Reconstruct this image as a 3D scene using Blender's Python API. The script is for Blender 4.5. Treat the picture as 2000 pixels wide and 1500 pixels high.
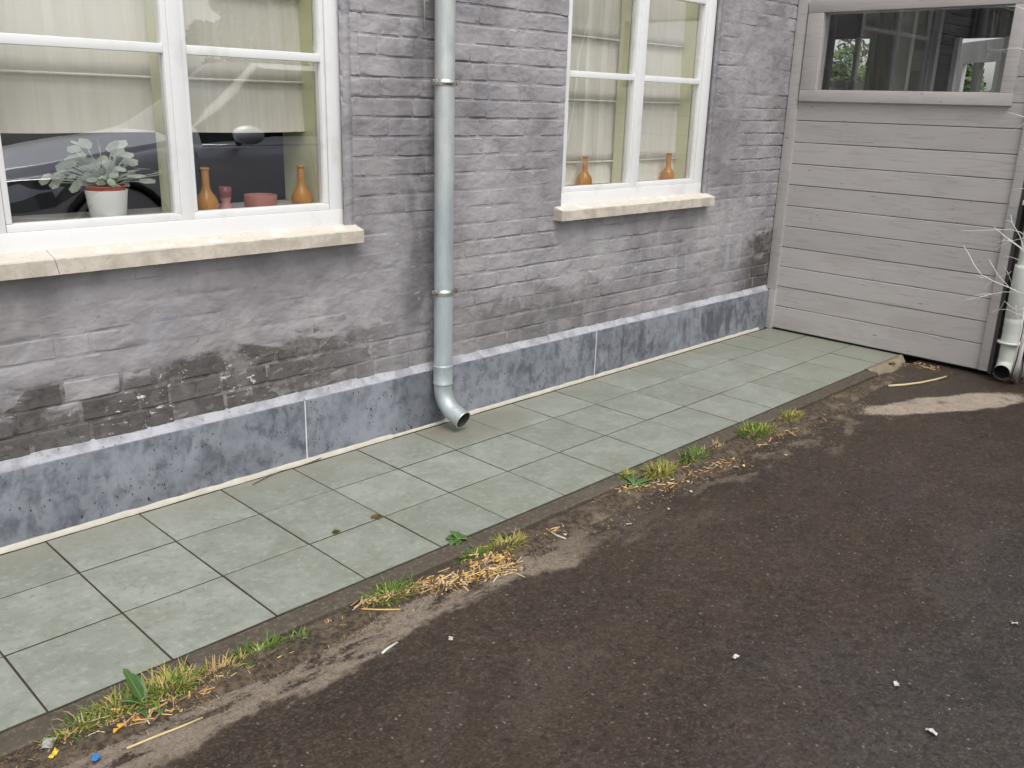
import bpy, bmesh, math, random
from mathutils import Vector, Matrix, noise as mnoise

random.seed(7)
for o in list(bpy.data.objects):
    bpy.data.objects.remove(o, do_unlink=True)
SC = bpy.context.scene
COL = SC.collection

# ------------------------------------------------------------------ camera
CAM = Vector((-0.83736, -2.85502, 1.37200))
FPX = 1773.68                      # focal length in pixels of a 2000 px wide picture
RX = Vector((0.7020325, -0.7115820, 0.0283101))
RY = Vector((-0.1930955, -0.2284670, -0.9542101))   # image down
RZ = Vector((0.6854667, 0.6644199, -0.2977945))     # forward
cd = bpy.data.cameras.new("camera"); cam = bpy.data.objects.new("camera", cd); COL.objects.link(cam)
cd.sensor_width = 36.0; cd.lens = 36.0 * FPX / 2000.0
cd.clip_start = 0.05; cd.clip_end = 1000
cam.matrix_world = Matrix(((RX.x, -RY.x, -RZ.x, CAM.x), (RX.y, -RY.y, -RZ.y, CAM.y), (RX.z, -RY.z, -RZ.z, CAM.z), (0, 0, 0, 1)))
SC.camera = cam

# ------------------------------------------------------------------ light
SUN_EL, SUN_AZ = math.radians(58), math.radians(205)
W = bpy.data.worlds.new("World"); SC.world = W; W.use_nodes = True
wn, wl = W.node_tree.nodes, W.node_tree.links
bg = wn["Background"]
sky = wn.new("ShaderNodeTexSky"); sky.sky_type = 'NISHITA'; sky.sun_disc = False
sky.sun_elevation = SUN_EL; sky.sun_rotation = SUN_AZ
sky.air_density = 1.0; sky.dust_density = 3.0; sky.ozone_density = 1.0
hs = wn.new("ShaderNodeHueSaturation"); hs.inputs['Saturation'].default_value = 0.16
wl.new(sky.outputs[0], hs.inputs['Color']); wl.new(hs.outputs[0], bg.inputs['Color'])
bg.inputs['Strength'].default_value = 0.15
sd = bpy.data.lights.new("sun", 'SUN'); sd.energy = 0.9; sd.angle = math.radians(35); sd.color = (1.0, 0.96, 0.9)
sun = bpy.data.objects.new("sun", sd); COL.objects.link(sun)
_d = Vector((math.sin(SUN_AZ) * math.cos(SUN_EL), math.cos(SUN_AZ) * math.cos(SUN_EL), math.sin(SUN_EL)))
sun.rotation_euler = _d.to_track_quat('Z', 'Y').to_euler()
SC.view_settings.view_transform = 'Standard'; SC.view_settings.look = 'None'
SC.view_settings.exposure = 0.55; SC.view_settings.gamma = 1.0
SC.view_settings.use_curve_mapping = False

# ------------------------------------------------------------------ helpers
def at(u, v, z=None, x=None, y=None):
    """place of a photograph pixel on a real plane (ground height z, or plane x= / y=)"""
    d = RX * ((u - 1000) / FPX) + RY * ((v - 750) / FPX) + RZ
    if x is not None: t = (x - CAM.x) / d.x
    elif y is not None: t = (y - CAM.y) / d.y
    else: t = ((z or 0.0) - CAM.z) / d.z
    return CAM + d * t

def topix(p):
    d = Vector(p) - CAM
    w = d.dot(RZ)
    if w <= 0.05: return (-9999, -9999, w)
    return (1000 + FPX * d.dot(RX) / w, 750 + FPX * d.dot(RY) / w, w)

class MB:
    """collects shapes into one mesh"""
    def __init__(s): s.v = []; s.f = []
    def add(s, vs, fs):
        n = len(s.v); s.v += [tuple(p) for p in vs]; s.f += [tuple(i + n for i in f) for f in fs]
    def box(s, x0, x1, y0, y1, z0, z1, b=0.0):
        if b <= 0:
            s.add([(x0, y0, z0), (x1, y0, z0), (x1, y1, z0), (x0, y1, z0), (x0, y0, z1), (x1, y0, z1), (x1, y1, z1), (x0, y1, z1)],
                  [(0, 3, 2, 1), (4, 5, 6, 7), (0, 1, 5, 4), (1, 2, 6, 5), (2, 3, 7, 6), (3, 0, 4, 7)])
            return
        bm = bmesh.new(); bmesh.ops.create_cube(bm, size=1)
        for v in bm.verts:
            v.co = Vector(((x0 + x1) / 2 + v.co.x * (x1 - x0), (y0 + y1) / 2 + v.co.y * (y1 - y0), (z0 + z1) / 2 + v.co.z * (z1 - z0)))
        bmesh.ops.bevel(bm, geom=bm.edges[:], offset=b, segments=2, affect='EDGES', profile=0.6)
        s.frombm(bm)
    def frombm(s, bm):
        bm.verts.index_update()
        s.add([v.co[:] for v in bm.verts], [tuple(v.index for v in f.verts) for f in bm.faces]); bm.free()
    def lathe(s, prof, c=(0, 0, 0), n=24, close=False):
        vs = []; fs = []
        for r, z in prof:
            for k in range(n):
                a = 2 * math.pi * k / n; vs.append((c[0] + r * math.cos(a), c[1] + r * math.sin(a), c[2] + z))
        for i in range(len(prof) - 1):
            for k in range(n):
                fs.append((i * n + k, i * n + (k + 1) % n, (i + 1) * n + (k + 1) % n, (i + 1) * n + k))
        s.add(vs, fs)
    def tube(s, pts, rad, n=8, caps=True, ring=None):
        pts = [Vector(p) for p in pts]; m = len(pts)
        if not isinstance(rad, (list, tuple)): rad = [rad] * m
        vs = []; fs = []; up = None
        for i, p in enumerate(pts):
            t = (pts[min(i + 1, m - 1)] - pts[max(i - 1, 0)]).normalized()
            if up is None:
                up = Vector((0, 0, 1)) if abs(t.z) < 0.9 else Vector((1, 0, 0))
            a = (up - t * up.dot(t)).normalized(); b = t.cross(a); up = a
            for k in range(n):
                g = 2 * math.pi * k / n
                vs.append(p + (a * math.cos(g) + b * math.sin(g)) * rad[i])
        for i in range(m - 1):
            for k in range(n):
                fs.append((i * n + k, i * n + (k + 1) % n, (i + 1) * n + (k + 1) % n, (i + 1) * n + k))
        if caps:
            fs.append(tuple(range(n - 1, -1, -1))); fs.append(tuple((m - 1) * n + k for k in range(n)))
        s.add(vs, fs)
    def mesh(s, name, mat=None, smooth=False):
        me = bpy.data.meshes.new(name); me.from_pydata(s.v, [], s.f); me.update()
        if mat:
            for q in (mat if isinstance(mat, list) else [mat]): me.materials.append(q)
        if smooth: me.polygons.foreach_set('use_smooth', [True] * len(me.polygons))
        return me
    def build(s, name, mat=None, parent=None, smooth=False, auto=None):
        me = s.mesh(name, mat, smooth)
        if auto is not None:
            me.polygons.foreach_set('use_smooth', [True] * len(me.polygons))
            bm = bmesh.new(); bm.from_mesh(me)
            for e in bm.edges:
                if len(e.link_faces) == 2 and e.calc_face_angle(0) > auto: e.smooth = False
            bm.to_mesh(me); bm.free()
        o = bpy.data.objects.new(name, me); COL.objects.link(o)
        if parent: o.parent = parent
        return o

def thing(name, label, cat, loc=(0, 0, 0), group=None):
    o = bpy.data.objects.new(name, None); COL.objects.link(o); o.location = loc; o.empty_display_size = 0.1
    o['label'] = label; o['category'] = cat
    if group: o['group'] = group
    return o
def tag(o, label, cat, group=None):
    o['label'] = label; o['category'] = cat
    if group: o['group'] = group
    return o
def struct(o): o['kind'] = 'structure'; return o
def keep(o, parent):
    """parent without moving (parents sit at a non-zero place)"""
    o.parent = parent; o.matrix_parent_inverse = Matrix.Translation(parent.location).inverted(); return o
def recentre(o, c=None):
    """give a mesh whose vertices are in place an origin of its own"""
    c = Vector(c) if c is not None else sum((Vector(b) for b in o.bound_box), Vector()) / 8
    o.data.transform(Matrix.Translation(-c)); o.location = c; return o

# ------------------------------------------------------------------ node helpers
class Mat:
    def __init__(s, name):
        s.m = bpy.data.materials.new(name); s.m.use_nodes = True; s.t = s.m.node_tree
        s.n = s.t.nodes; s.l = s.t.links; s.b = s.n['Principled BSDF']
        s._pos = None
    def pos(s):
        if s._pos is None: s._pos = s.n.new('ShaderNodeNewGeometry').outputs['Position']
        return s._pos
    def obj(s): return s.n.new('ShaderNodeTexCoord').outputs['Object']
    def put(s, sock, v):
        if isinstance(v, (int, float)): sock.default_value = v
        elif isinstance(v, (tuple, list)): sock.default_value = (list(v) + [1.0])[:len(sock.default_value)] if len(sock.default_value) == 4 else v
        else: s.l.new(v, sock)
    def ma(s, op, a, b=0.0, c=None, clamp=False):
        n = s.n.new('ShaderNodeMath'); n.operation = op; n.use_clamp = clamp
        s.put(n.inputs[0], a); s.put(n.inputs[1], b)
        if c is not None: s.put(n.inputs[2], c)
        return n.outputs[0]
    def mul(s, *a):
        r = a[0]
        for q in a[1:]: r = s.ma('MULTIPLY', r, q)
        return r
    def add(s, a, b, clamp=False): return s.ma('ADD', a, b, clamp=clamp)
    def mx(s, a, b): return s.ma('MAXIMUM', a, b)
    def ss(s, x, a, b):
        n = s.n.new('ShaderNodeMapRange'); n.interpolation_type = 'SMOOTHSTEP'
        s.put(n.inputs['Value'], x)
        inv = a > b
        n.inputs['From Min'].default_value = min(a, b); n.inputs['From Max'].default_value = max(a, b)
        n.inputs['To Min'].default_value = 1.0 if inv else 0.0; n.inputs['To Max'].default_value = 0.0 if inv else 1.0
        return n.outputs['Result']
    def vec(s, v, sc=(1, 1, 1), off=(0, 0, 0), rot=(0, 0, 0)):
        n = s.n.new('ShaderNodeMapping'); s.l.new(v, n.inputs['Vector'])
        n.inputs['Scale'].default_value = sc; n.inputs['Location'].default_value = off; n.inputs['Rotation'].default_value = rot
        return n.outputs[0]
    def noise(s, v, sc, det=3.0, ro=0.55, dist=0.0):
        n = s.n.new('ShaderNodeTexNoise'); s.l.new(v, n.inputs['Vector'])
        n.inputs['Scale'].default_value = sc; n.inputs['Detail'].default_value = det
        n.inputs['Roughness'].default_value = ro; n.inputs['Distortion'].default_value = dist
        return n.outputs['Fac']
    def vor(s, v, sc, out='Distance', feat='F1', rnd=1.0):
        n = s.n.new('ShaderNodeTexVoronoi'); s.l.new(v, n.inputs['Vector']); n.feature = feat
        n.inputs['Scale'].default_value = sc; n.inputs['Randomness'].default_value = rnd
        return n.outputs[out]
    def sep(s, v):
        n = s.n.new('ShaderNodeSeparateXYZ'); s.l.new(v, n.inputs[0]); return n.outputs
    def mix(s, f, a, b, mode='MIX'):
        n = s.n.new('ShaderNodeMix'); n.data_type = 'RGBA'; n.blend_type = mode
        s.put(n.inputs[0], f); s.put(n.inputs[6], a); s.put(n.inputs[7], b)
        return n.outputs[2]
    def rnd(s): return s.n.new('ShaderNodeObjectInfo').outputs['Random']
    def ramp(s, f, stops):
        n = s.n.new('ShaderNodeValToRGB'); s.l.new(f, n.inputs[0]); e = n.color_ramp.elements
        while len(e) < len(stops): e.new(0.5)
        for q, (p, c) in zip(e, stops): q.position = p; q.color = (*c, 1)
        return n.outputs[0]
    def bump(s, h, strength=0.5, dist=0.01, prev=None):
        n = s.n.new('ShaderNodeBump'); s.l.new(h, n.inputs['Height'])
        n.inputs['Strength'].default_value = strength; n.inputs['Distance'].default_value = dist
        if prev is not None: s.l.new(prev, n.inputs['Normal'])
        return n.outputs[0]
    def fin(s, col=None, rough=None, normal=None, metal=None, spec=None, **kw):
        if col is not None: s.put(s.b.inputs['Base Color'], col)
        if rough is not None: s.put(s.b.inputs['Roughness'], rough)
        if normal is not None: s.l.new(normal, s.b.inputs['Normal'])
        if metal is not None: s.put(s.b.inputs['Metallic'], metal)
        if spec is not None: s.put(s.b.inputs['Specular IOR Level'], spec)
        for k, v in kw.items(): s.put(s.b.inputs[k.replace('_', ' ')], v)
        return s.m

def simple(name, col, rough=0.6, metal=0.0, spec=0.5, var=0.0, sc=8.0, bump=0.0):
    q = Mat(name); c = col
    if var > 0:
        n = q.noise(q.pos(), sc, 4)
        c = q.mix(n, tuple(x * (1 - var) for x in col), tuple(min(1, x * (1 + var)) for x in col))
    nm = q.bump(q.noise(q.pos(), sc * 6, 3), bump, 0.003) if bump > 0 else None
    return q.fin(c, rough, nm, metal, spec)

# ------------------------------------------------------------------ materials
def wall_material(joint=False):
    q = Mat('painted joints' if joint else 'painted brick'); P = q.pos(); x, y, z = q.sep(P)
    big = q.noise(P, 1.7, 4, 0.6); mid = q.noise(P, 6, 5, 0.6, 0.4); fine = q.noise(P, 45, 4, 0.6)
    col = q.mix(q.ss(big, 0.38, 0.66), (0.238, 0.223, 0.236), (0.355, 0.335, 0.350))
    col = q.mix(q.mul(q.ss(mid, 0.42, 0.72), 0.6), col, (0.41, 0.395, 0.40))
    col = q.mix(q.mul(q.ss(mid, 0.46, 0.3), 0.55), col, (0.180, 0.169, 0.172))
    warm = q.noise(q.vec(P, off=(9, 2, 4)), 3.1, 3)
    col = q.mix(q.mul(q.ss(warm, 0.55, 0.72), 0.35), col, (0.30, 0.275, 0.25))
    col = q.mix(q.mul(q.ss(q.noise(q.vec(P, off=(1, 7, 3)), 4.3, 3), 0.6, 0.72), 0.3), col, (0.22, 0.24, 0.29))
    # cloudy pale wash below the sills (rubbed and rain-washed paint)
    dmp = q.noise(q.vec(P, (1.0, 1, 2.2), (3, 0, 8)), 2.4, 5, 0.62, 0.6)
    lowz = q.mul(q.ss(z, 0.9, 0.7), q.ss(z, 0.4, 0.55))
    col = q.mix(q.mul(lowz, q.ss(dmp, 0.5, 0.72), 0.6), col, (0.40, 0.385, 0.38))
    drip = q.noise(q.vec(P, (9, 1, 1.2), (0, 0, 2)), 1.3, 4, 0.6)
    col = q.mix(q.mul(q.ss(x, 2.3, 2.8), q.ss(z, 0.86, 0.7), q.ss(z, 0.35, 0.5), q.ss(drip, 0.54, 0.68), 0.6), col, (0.38, 0.38, 0.39))
    # stain running down beside the rain pipe
    sx = q.ss(q.ma('ABSOLUTE', q.add(x, q.add(q.mul(q.noise(P, 3.0, 3), 0.12), -1.64))), 0.16, 0.03)
    st = q.mul(sx, q.ss(q.noise(q.vec(P, (2, 1, 0.8)), 4, 4), 0.34, 0.6))
    col = q.mix(q.mul(st, 0.62), col, (0.085, 0.083, 0.088))
    # worn bare band above the plinth
    edge = q.add(z, q.mul(q.add(q.noise(q.vec(P, (1.0, 1, 1.6)), 3.2, 5, 0.65, 0.8), -0.5), 0.45))
    xm = q.add(q.add(q.ss(x, 1.75, 1.0), q.mul(q.ss(x, 1.6, 2.0), q.ss(x, 3.3, 2.4), 0.55)), q.mul(q.ss(x, 4.05, 4.3), 1.0), True)
    if not joint: edge = q.add(edge, q.mul(q.add(q.rnd(), -0.5), 0.10))
    cz = q.add(q.mul(q.ss(x, 3.9, 4.5), 0.17), q.mul(q.ss(x, -0.2, 0.5), 0.07))
    band = q.mul(q.ss(q.add(edge, q.mul(cz, -1.0)), 0.465, 0.40), xm)
    bare = q.mix(fine, (0.050, 0.045, 0.042), (0.105, 0.096, 0.09))
    bare = q.mix(q.mul(q.ss(q.noise(P, 9, 4), 0.5, 0.7), 0.6), bare, (0.19, 0.175, 0.17))
    bare = q.mix(q.mul(q.ss(q.rnd(), 0.5, 1.0), 0.5), bare, (0.16, 0.148, 0.14))
    bare = q.mix(q.mul(q.ss(q.noise(P, 30, 4, 0.7, 0.6), 0.52, 0.66), 0.5), bare, (0.025, 0.022, 0.02))
    if joint: bare = q.mix(q.ss(q.noise(P, 13, 4, 0.65), 0.4, 0.62), (0.075, 0.068, 0.064), (0.21, 0.195, 0.185))
    col = q.mix(q.mul(band, 0.92), col, bare)
    # efflorescence flakes
    fl = q.noise(q.vec(P, (1, 1, 1.8)), 34, 5, 0.7, 0.6); fm = q.noise(q.vec(P, off=(5, 5, 5)), 4.5, 2)
    flk = q.mul(q.ss(fl, 0.60, 0.635), q.ss(fm, 0.46, 0.56), q.ss(z, 0.52, 0.42), q.ss(x, 1.5, 1.1))
    col = q.mix(flk, col, (0.62, 0.61, 0.6))
    pk = q.mul(q.ss(q.noise(q.vec(P, (1, 1, 2.5)), 16, 4, 0.7, 0.5), 0.62, 0.68), 0.5)
    col = q.mix(q.mul(pk, q.ss(q.noise(P, 2.2, 2), 0.5, 0.6)), col, (0.43, 0.42, 0.425))
    pit = q.mul(q.ss(q.noise(q.vec(P, (1, 1, 1.4), (4, 4, 4)), 19, 5, 0.72), 0.67, 0.7), 0.6)
    col = q.mix(pit, col, (0.085, 0.08, 0.082))
    nm = q.bump(q.noise(q.vec(P, (1, 1, 1.6)), 13, 2.5, 0.5, 0.2), 0.75, 0.014)
    nm = q.bump(q.noise(P, 75, 3, 0.55), 0.22, 0.003, nm)
    return q.fin(col, q.mix(band, (0.62,) * 3, (0.9,) * 3), nm, spec=0.35)

def plinth_material():
    q = Mat('bluestone plinth'); P = q.pos(); x, y, z = q.sep(P)
    a = q.noise(q.vec(P, (1.0, 1, 0.75)), 6.5, 6, 0.66, 0.5); b = q.noise(q.vec(P, (1.3, 1, 1), (3, 1, 2)), 17, 5, 0.65, 0.5)
    col = q.mix(q.ss(a, 0.32, 0.68), (0.115, 0.125, 0.148), (0.250, 0.265, 0.300))
    col = q.mix(q.mul(q.ss(b, 0.38, 0.68), 0.6), col, (0.29, 0.305, 0.345))
    col = q.mix(q.mul(q.ss(b, 0.52, 0.32), 0.6), col, (0.080, 0.086, 0.102))
    dv = q.noise(q.vec(P, (7.5, 1, 1.6)), 1.3, 4, 0.55, 0.3)
    dr = q.mul(q.ss(x, 2.6, 3.0), q.ss(dv, 0.5, 0.58), q.ss(z, 0.235, 0.19), q.ss(z, 0.0, 0.08))
    col = q.mix(q.mul(dr, 0.75), col, (0.075, 0.08, 0.10))
    col = q.mix(q.mul(q.ss(x, 1.75, 1.64), q.ss(x, 1.35, 1.6), 0.55), col, (0.07, 0.075, 0.09))
    cl = q.noise(q.vec(P, (0.7, 1, 1), (7, 0, 1)), 2.6, 4, 0.6)
    col = q.mix(q.mul(q.ss(cl, 0.5, 0.7), 0.55), col, (0.31, 0.325, 0.37))
    col = q.mix(q.mul(q.ss(cl, 0.5, 0.32), 0.45), col, (0.10, 0.106, 0.125))
    v = q.vor(q.vec(P, (1.6, 1, 0.8)), 42); g = q.noise(P, 8, 3)
    pits = q.mul(q.ss(v, 0.17, 0.11), q.ss(g, 0.44, 0.54))
    col = q.mix(pits, col, (0.012, 0.012, 0.016))
    v2 = q.vor(q.vec(P, (1.5, 1, 0.7), (2, 2, 2)), 15)
    p2 = q.mul(q.ss(v2, 0.095, 0.065), q.ss(g, 0.44, 0.5))
    col = q.mix(p2, col, (0.012, 0.012, 0.014))
    nm = q.bump(q.add(q.mul(q.add(pits, p2), -1.0), q.mul(q.noise(P, 60, 4), 0.5)), 0.4, 0.004)
    return q.fin(col, 0.6, nm, spec=0.4)

def capping_material():
    q = Mat('pale plinth capping'); P = q.pos()
    n = q.noise(q.vec(P, (1, 1, 1)), 11, 5, 0.65); m = q.noise(P, 50, 4)
    col = q.mix(q.ss(n, 0.35, 0.6), (0.27, 0.27, 0.295), (0.43, 0.435, 0.47))
    col = q.mix(q.mul(q.ss(m, 0.55, 0.7), 0.5), col, (0.22, 0.21, 0.21))
    col = q.mix(q.ss(q.vor(P, 30), 0.1, 0.06), col, (0.08, 0.08, 0.09))
    return q.fin(col, 0.8, q.bump(m, 0.4, 0.005))

def tile_material():
    q = Mat('grey green concrete tile'); P = q.pos(); x, y, z = q.sep(P); R = q.rnd()
    PP = q.vec(P, (1, 1.0, 1))
    a = q.noise(PP, 8, 6, 0.62, 0.3); b = q.noise(q.vec(PP, (1.0, 1.0, 1), (3, 3, 3)), 38, 5, 0.68, 0.2)
    c1 = q.mix(R, (0.255, 0.275, 0.232), (0.335, 0.355, 0.318))
    col = q.mix(q.mul(q.ss(a, 0.36, 0.64), 0.85), q.mix(1.0, c1, (0.80, 0.80, 0.78), 'MULTIPLY'), c1)
    cl_ = q.noise(q.vec(PP, off=(6, 1, 0)), 3.4, 4, 0.6)
    col = q.mix(q.mul(q.ss(cl_, 0.42, 0.7), 0.55), col, (0.225, 0.235, 0.185))
    col = q.mix(q.mul(q.ss(b, 0.52, 0.7), 0.5), col, (0.41, 0.425, 0.38))
    st_ = q.noise(q.vec(PP, off=(2, 9, 0)), 13, 5, 0.7)
    col = q.mix(q.mul(q.ss(st_, 0.62, 0.7), 0.4), col, (0.15, 0.15, 0.115))
    chip = q.vor(q.vec(PP, off=(1, 1, 0)), 7)
    col = q.mix(q.mul(q.ss(chip, 0.035, 0.02), 0.8), col, (0.05, 0.045, 0.035))
    col = q.mix(q.mul(q.ss(b, 0.46, 0.32), 0.6), col, (0.17, 0.18, 0.15))
    sp = q.noise(q.vec(PP, off=(8, 8, 8)), 130, 3, 0.7)
    col = q.mix(q.mul(q.ss(sp, 0.66, 0.72), 0.6), col, (0.10, 0.10, 0.085))
    # damp, sandy film near the wall, the outlet and towards the shed
    dd = q.add(y, q.mul(q.add(q.noise(P, 5, 4), -0.5), 0.12))
    film = q.mul(q.ss(dd, -0.20, -0.05), 0.5)
    col = q.mix(film, col, (0.25, 0.24, 0.19))
    far = q.mul(q.ss(q.add(x, q.mul(q.noise(P, 4, 4), 0.6)), 3.6, 4.8), 0.6)
    col = q.mix(far, col, (0.22, 0.225, 0.18))
    dx = q.mul(q.add(x, -1.78), 3.3); dy = q.mul(q.add(y, 0.13), 6.5)
    dist = q.ma('SQRT', q.add(q.mul(dx, dx), q.mul(dy, dy)))
    wet = q.ss(q.add(dist, q.mul(q.noise(P, 7, 4), 0.6)), 1.5, 0.9)
    col = q.mix(q.mul(wet, 0.5), col, (0.19, 0.17, 0.125))
    nm = q.bump(q.noise(q.vec(P, (1, 1.5, 1)), 70, 5, 0.65), 0.22, 0.003)
    nm = q.bump(q.noise(P, 6, 3), 0.15, 0.01, nm)
    rough = q.add(0.20, q.add(q.mul(b, 0.2), q.mul(q.ss(cl_, 0.7, 0.4), 0.12)))
    return q.fin(col, rough, nm, spec=0.5)

def kerb_material():
    q = Mat('weathered kerb concrete'); P = q.pos(); x, y, z = q.sep(P)
    a = q.noise(P, 9, 5, 0.65, 0.4); b = q.noise(P, 60, 5, 0.7)
    col = q.mix(a, (0.052, 0.040, 0.027), (0.105, 0.085, 0.062))
    col = q.mix(q.mul(q.ss(b, 0.5, 0.7), 0.6), col, (0.20, 0.185, 0.15))
    col = q.mix(q.mul(q.ss(b, 0.45, 0.3), 0.7), col, (0.035, 0.03, 0.022))
    col = q.mix(q.mul(q.ss(q.noise(q.vec(P, (0.6, 1, 1)), 3.5, 5, 0.65), 0.5, 0.7), 0.45), col, (0.15, 0.13, 0.10))
    return q.fin(col, 0.85, q.bump(b, 0.6, 0.006))

def asphalt_material():
    q = Mat('worn damp asphalt'); P = q.pos(); x, y, z = q.sep(P)
    L = q.noise(P, 1.1, 4, 0.6); M = q.noise(P, 5, 5, 0.6, 0.3)
    g1 = q.noise(P, 95, 4, 0.75); g2 = q.noise(P, 210, 3, 0.7); cell = q.vor(P, 170, 'Color')
    cs = q.n.new('ShaderNodeSeparateColor'); q.l.new(cell, cs.inputs[0])
    brown = q.mix(M, (0.027, 0.0165, 0.0100), (0.062, 0.041, 0.0270))
    grey = q.mix(M, (0.028, 0.022, 0.0200), (0.060, 0.050, 0.046))
    L2 = q.noise(q.vec(P, (0.8, 1.5, 1), (5, 3, 0)), 2.3, 5, 0.65, 0.4)
    f = q.mul(q.ss(q.add(L, q.mul(q.add(q.mul(y, -1.0), -1.9), 0.30)), 0.46, 0.70), 0.85)
    col = q.mix(f, brown, grey)
    col = q.mix(q.mul(q.ss(L2, 0.5, 0.68), 0.5), col, (0.078, 0.058, 0.045))
    col = q.mix(q.mul(q.ss(L2, 0.48, 0.34), 0.5), col, (0.020, 0.015, 0.012))
    col = q.mix(q.mul(q.ss(g1, 0.5, 0.7), 0.45), col, (0.105, 0.085, 0.070))
    col = q.mix(q.mul(q.ss(g1, 0.48, 0.34), 0.75), col, (0.016, 0.014, 0.013))
    col = q.mix(q.mul(q.ss(cs.outputs[0], 0.82, 1.0), 0.4), col, (0.13, 0.112, 0.098))
    col = q.mix(q.mul(q.ss(cs.outputs[1], 0.993, 0.999), 0.5), col, (0.34, 0.32, 0.30))
    # compacted dirt near the kerb
    w = q.add(q.add(y, 1.10), q.mul(q.add(q.noise(q.vec(P, (0.7, 1.6, 1)), 3.2, 5, 0.6, 0.5), -0.5), 0.42))
    w = q.add(w, q.mul(q.add(q.noise(P, 22, 5, 0.7), -0.5), 0.16))
    d1 = q.mul(q.ss(w, -0.11, -0.05), q.ss(x, 1.75, 0.95))
    dn = q.noise(q.vec(P, (0.6, 1.3, 1)), 7, 5, 0.65, 0.6)
    dirt = q.mix(dn, (0.16, 0.125, 0.092), (0.37, 0.305, 0.24))
    dirt = q.mix(q.mul(q.ss(g1, 0.45, 0.6), 0.45), dirt, (0.10, 0.08, 0.06))
    dirt = q.mix(q.mul(q.ss(g2, 0.56, 0.66), 0.5), dirt, (0.42, 0.37, 0.30))
    d1 = q.mul(d1, q.ss(q.add(dn, q.mul(q.add(g1, -0.5), 0.35)), 0.40, 0.50))
    col = q.mix(q.mul(d1, 0.85), col, dirt)
    d2 = q.mul(q.ss(w, -0.30, -0.12), q.ss(x, 1.3, 2.4), q.ss(q.noise(q.vec(P, (0.8, 1.6, 1), (2, 2, 2)), 6, 5, 0.62, 0.3), 0.5, 0.62))
    col = q.mix(q.mul(d2, 0.5), col, q.mix(dn, (0.17, 0.135, 0.10), (0.30, 0.245, 0.185)))
    # wet dark patch in front of the shed, pale dried sand at its edge
    ex = q.mul(q.add(x, -4.15), 0.95); ey = q.mul(q.add(y, 1.12), 2.2)
    rr = q.add(q.ma('SQRT', q.add(q.mul(ex, ex), q.mul(ey, ey))), q.mul(q.add(q.noise(P, 2.3, 3), -0.5), 0.25))
    col = q.mix(q.mul(q.ss(rr, 0.80, 0.62), 0.9), col, q.mix(M, (0.040, 0.032, 0.024), (0.064, 0.052, 0.038)))
    sx_ = q.mul(q.add(q.add(x, q.mul(y, 0.42)), -3.22), 2.3); sy_ = q.mul(q.add(q.add(y, q.mul(x, 0.42)), -0.19), 7.5)
    s0 = q.add(q.ma('SQRT', q.add(q.mul(sx_, sx_), q.mul(sy_, sy_))), q.mul(q.add(q.noise(P, 6, 4, 0.6), -0.5), 0.7))
    sand = q.ss(q.add(s0, q.mul(q.add(g1, -0.5), 0.5)), 1.0, 0.8)
    col = q.mix(q.mul(sand, q.ss(q.noise(P, 9, 5, 0.7), 0.2, 0.5), 0.85), col, q.mix(q.noise(P, 12, 4), (0.28, 0.23, 0.175), (0.56, 0.47, 0.39)))
    g3 = q.noise(q.vec(P, off=(3, 1, 0)), 42, 4, 0.7, 0.3)
    keepm = q.mul(q.mx(q.mx(d1, d2), sand), 0.6)
    col = q.mix(q.mul(q.ss(g3, 0.54, 0.68), 0.35), col, (0.11, 0.088, 0.072))
    col = q.mix(q.mul(q.ss(g3, 0.46, 0.34), q.add(0.65, q.mul(keepm, -0.6))), col, (0.014, 0.011, 0.009))
    anyd = q.mx(q.mx(d1, d2), sand)
    h = q.add(q.add(q.mul(g1, 1.0), q.mul(g2, 0.6)), q.mul(g3, 0.9))
    nm = q.bump(h, 0.75, 0.006)
    nm = q.bump(M, 0.25, 0.02, nm)
    rough = q.mix(anyd, q.mix(q.ss(L2, 0.35, 0.6), (0.36,) * 3, (0.58,) * 3), (0.9,) * 3)
    return q.fin(col, rough, nm, spec=0.36)

def plank_material():
    q = Mat('grey washed softwood'); P = q.pos(); R = q.rnd()
    off = q.n.new('ShaderNodeCombineXYZ'); q.l.new(q.mul(R, 37.0), off.inputs[1]); q.l.new(q.mul(R, 11.0), off.inputs[2])
    va = q.n.new('ShaderNodeVectorMath'); va.operation = 'ADD'; q.l.new(P, va.inputs[0]); q.l.new(off.outputs[0], va.inputs[1]); V = va.outputs[0]
    base = q.mix(R, (0.425, 0.402, 0.388), (0.48, 0.452, 0.436))
    gr = q.noise(q.vec(V, (6, 1.6, 26)), 2.2, 5, 0.6, 1.2)
    col = q.mix(q.mul(q.ss(gr, 0.5, 0.72), 0.5), base, (0.27, 0.245, 0.235))
    pinkish = q.noise(q.vec(V, (1, 1.3, 3)), 2.0, 3)
    col = q.mix(q.mul(q.ss(pinkish, 0.5, 0.7), 0.5), col, (0.395, 0.345, 0.335))
    col = q.mix(q.mul(q.ss(pinkish, 0.48, 0.3), 0.4), col, (0.335, 0.345, 0.345))
    fl = q.noise(q.vec(V, (2, 3.2, 40)), 1.8, 4, 0.62, 2.0)
    col = q.mix(q.mul(q.ss(fl, 0.62, 0.7), q.ss(q.noise(V, 2.6, 2), 0.44, 0.56), 0.85), col, (0.16, 0.135, 0.12))
    kn = q.vor(q.vec(V, (1, 1.2, 5)), 2.6)
    col = q.mix(q.mul(q.ss(kn, 0.07, 0.03), 0.7), col, (0.22, 0.16, 0.10))
    nm = q.bump(q.noise(q.vec(V, (3, 3, 60)), 3, 4, 0.6, 0.8), 0.18, 0.003)
    return q.fin(col, 0.62, nm, spec=0.35)

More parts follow.
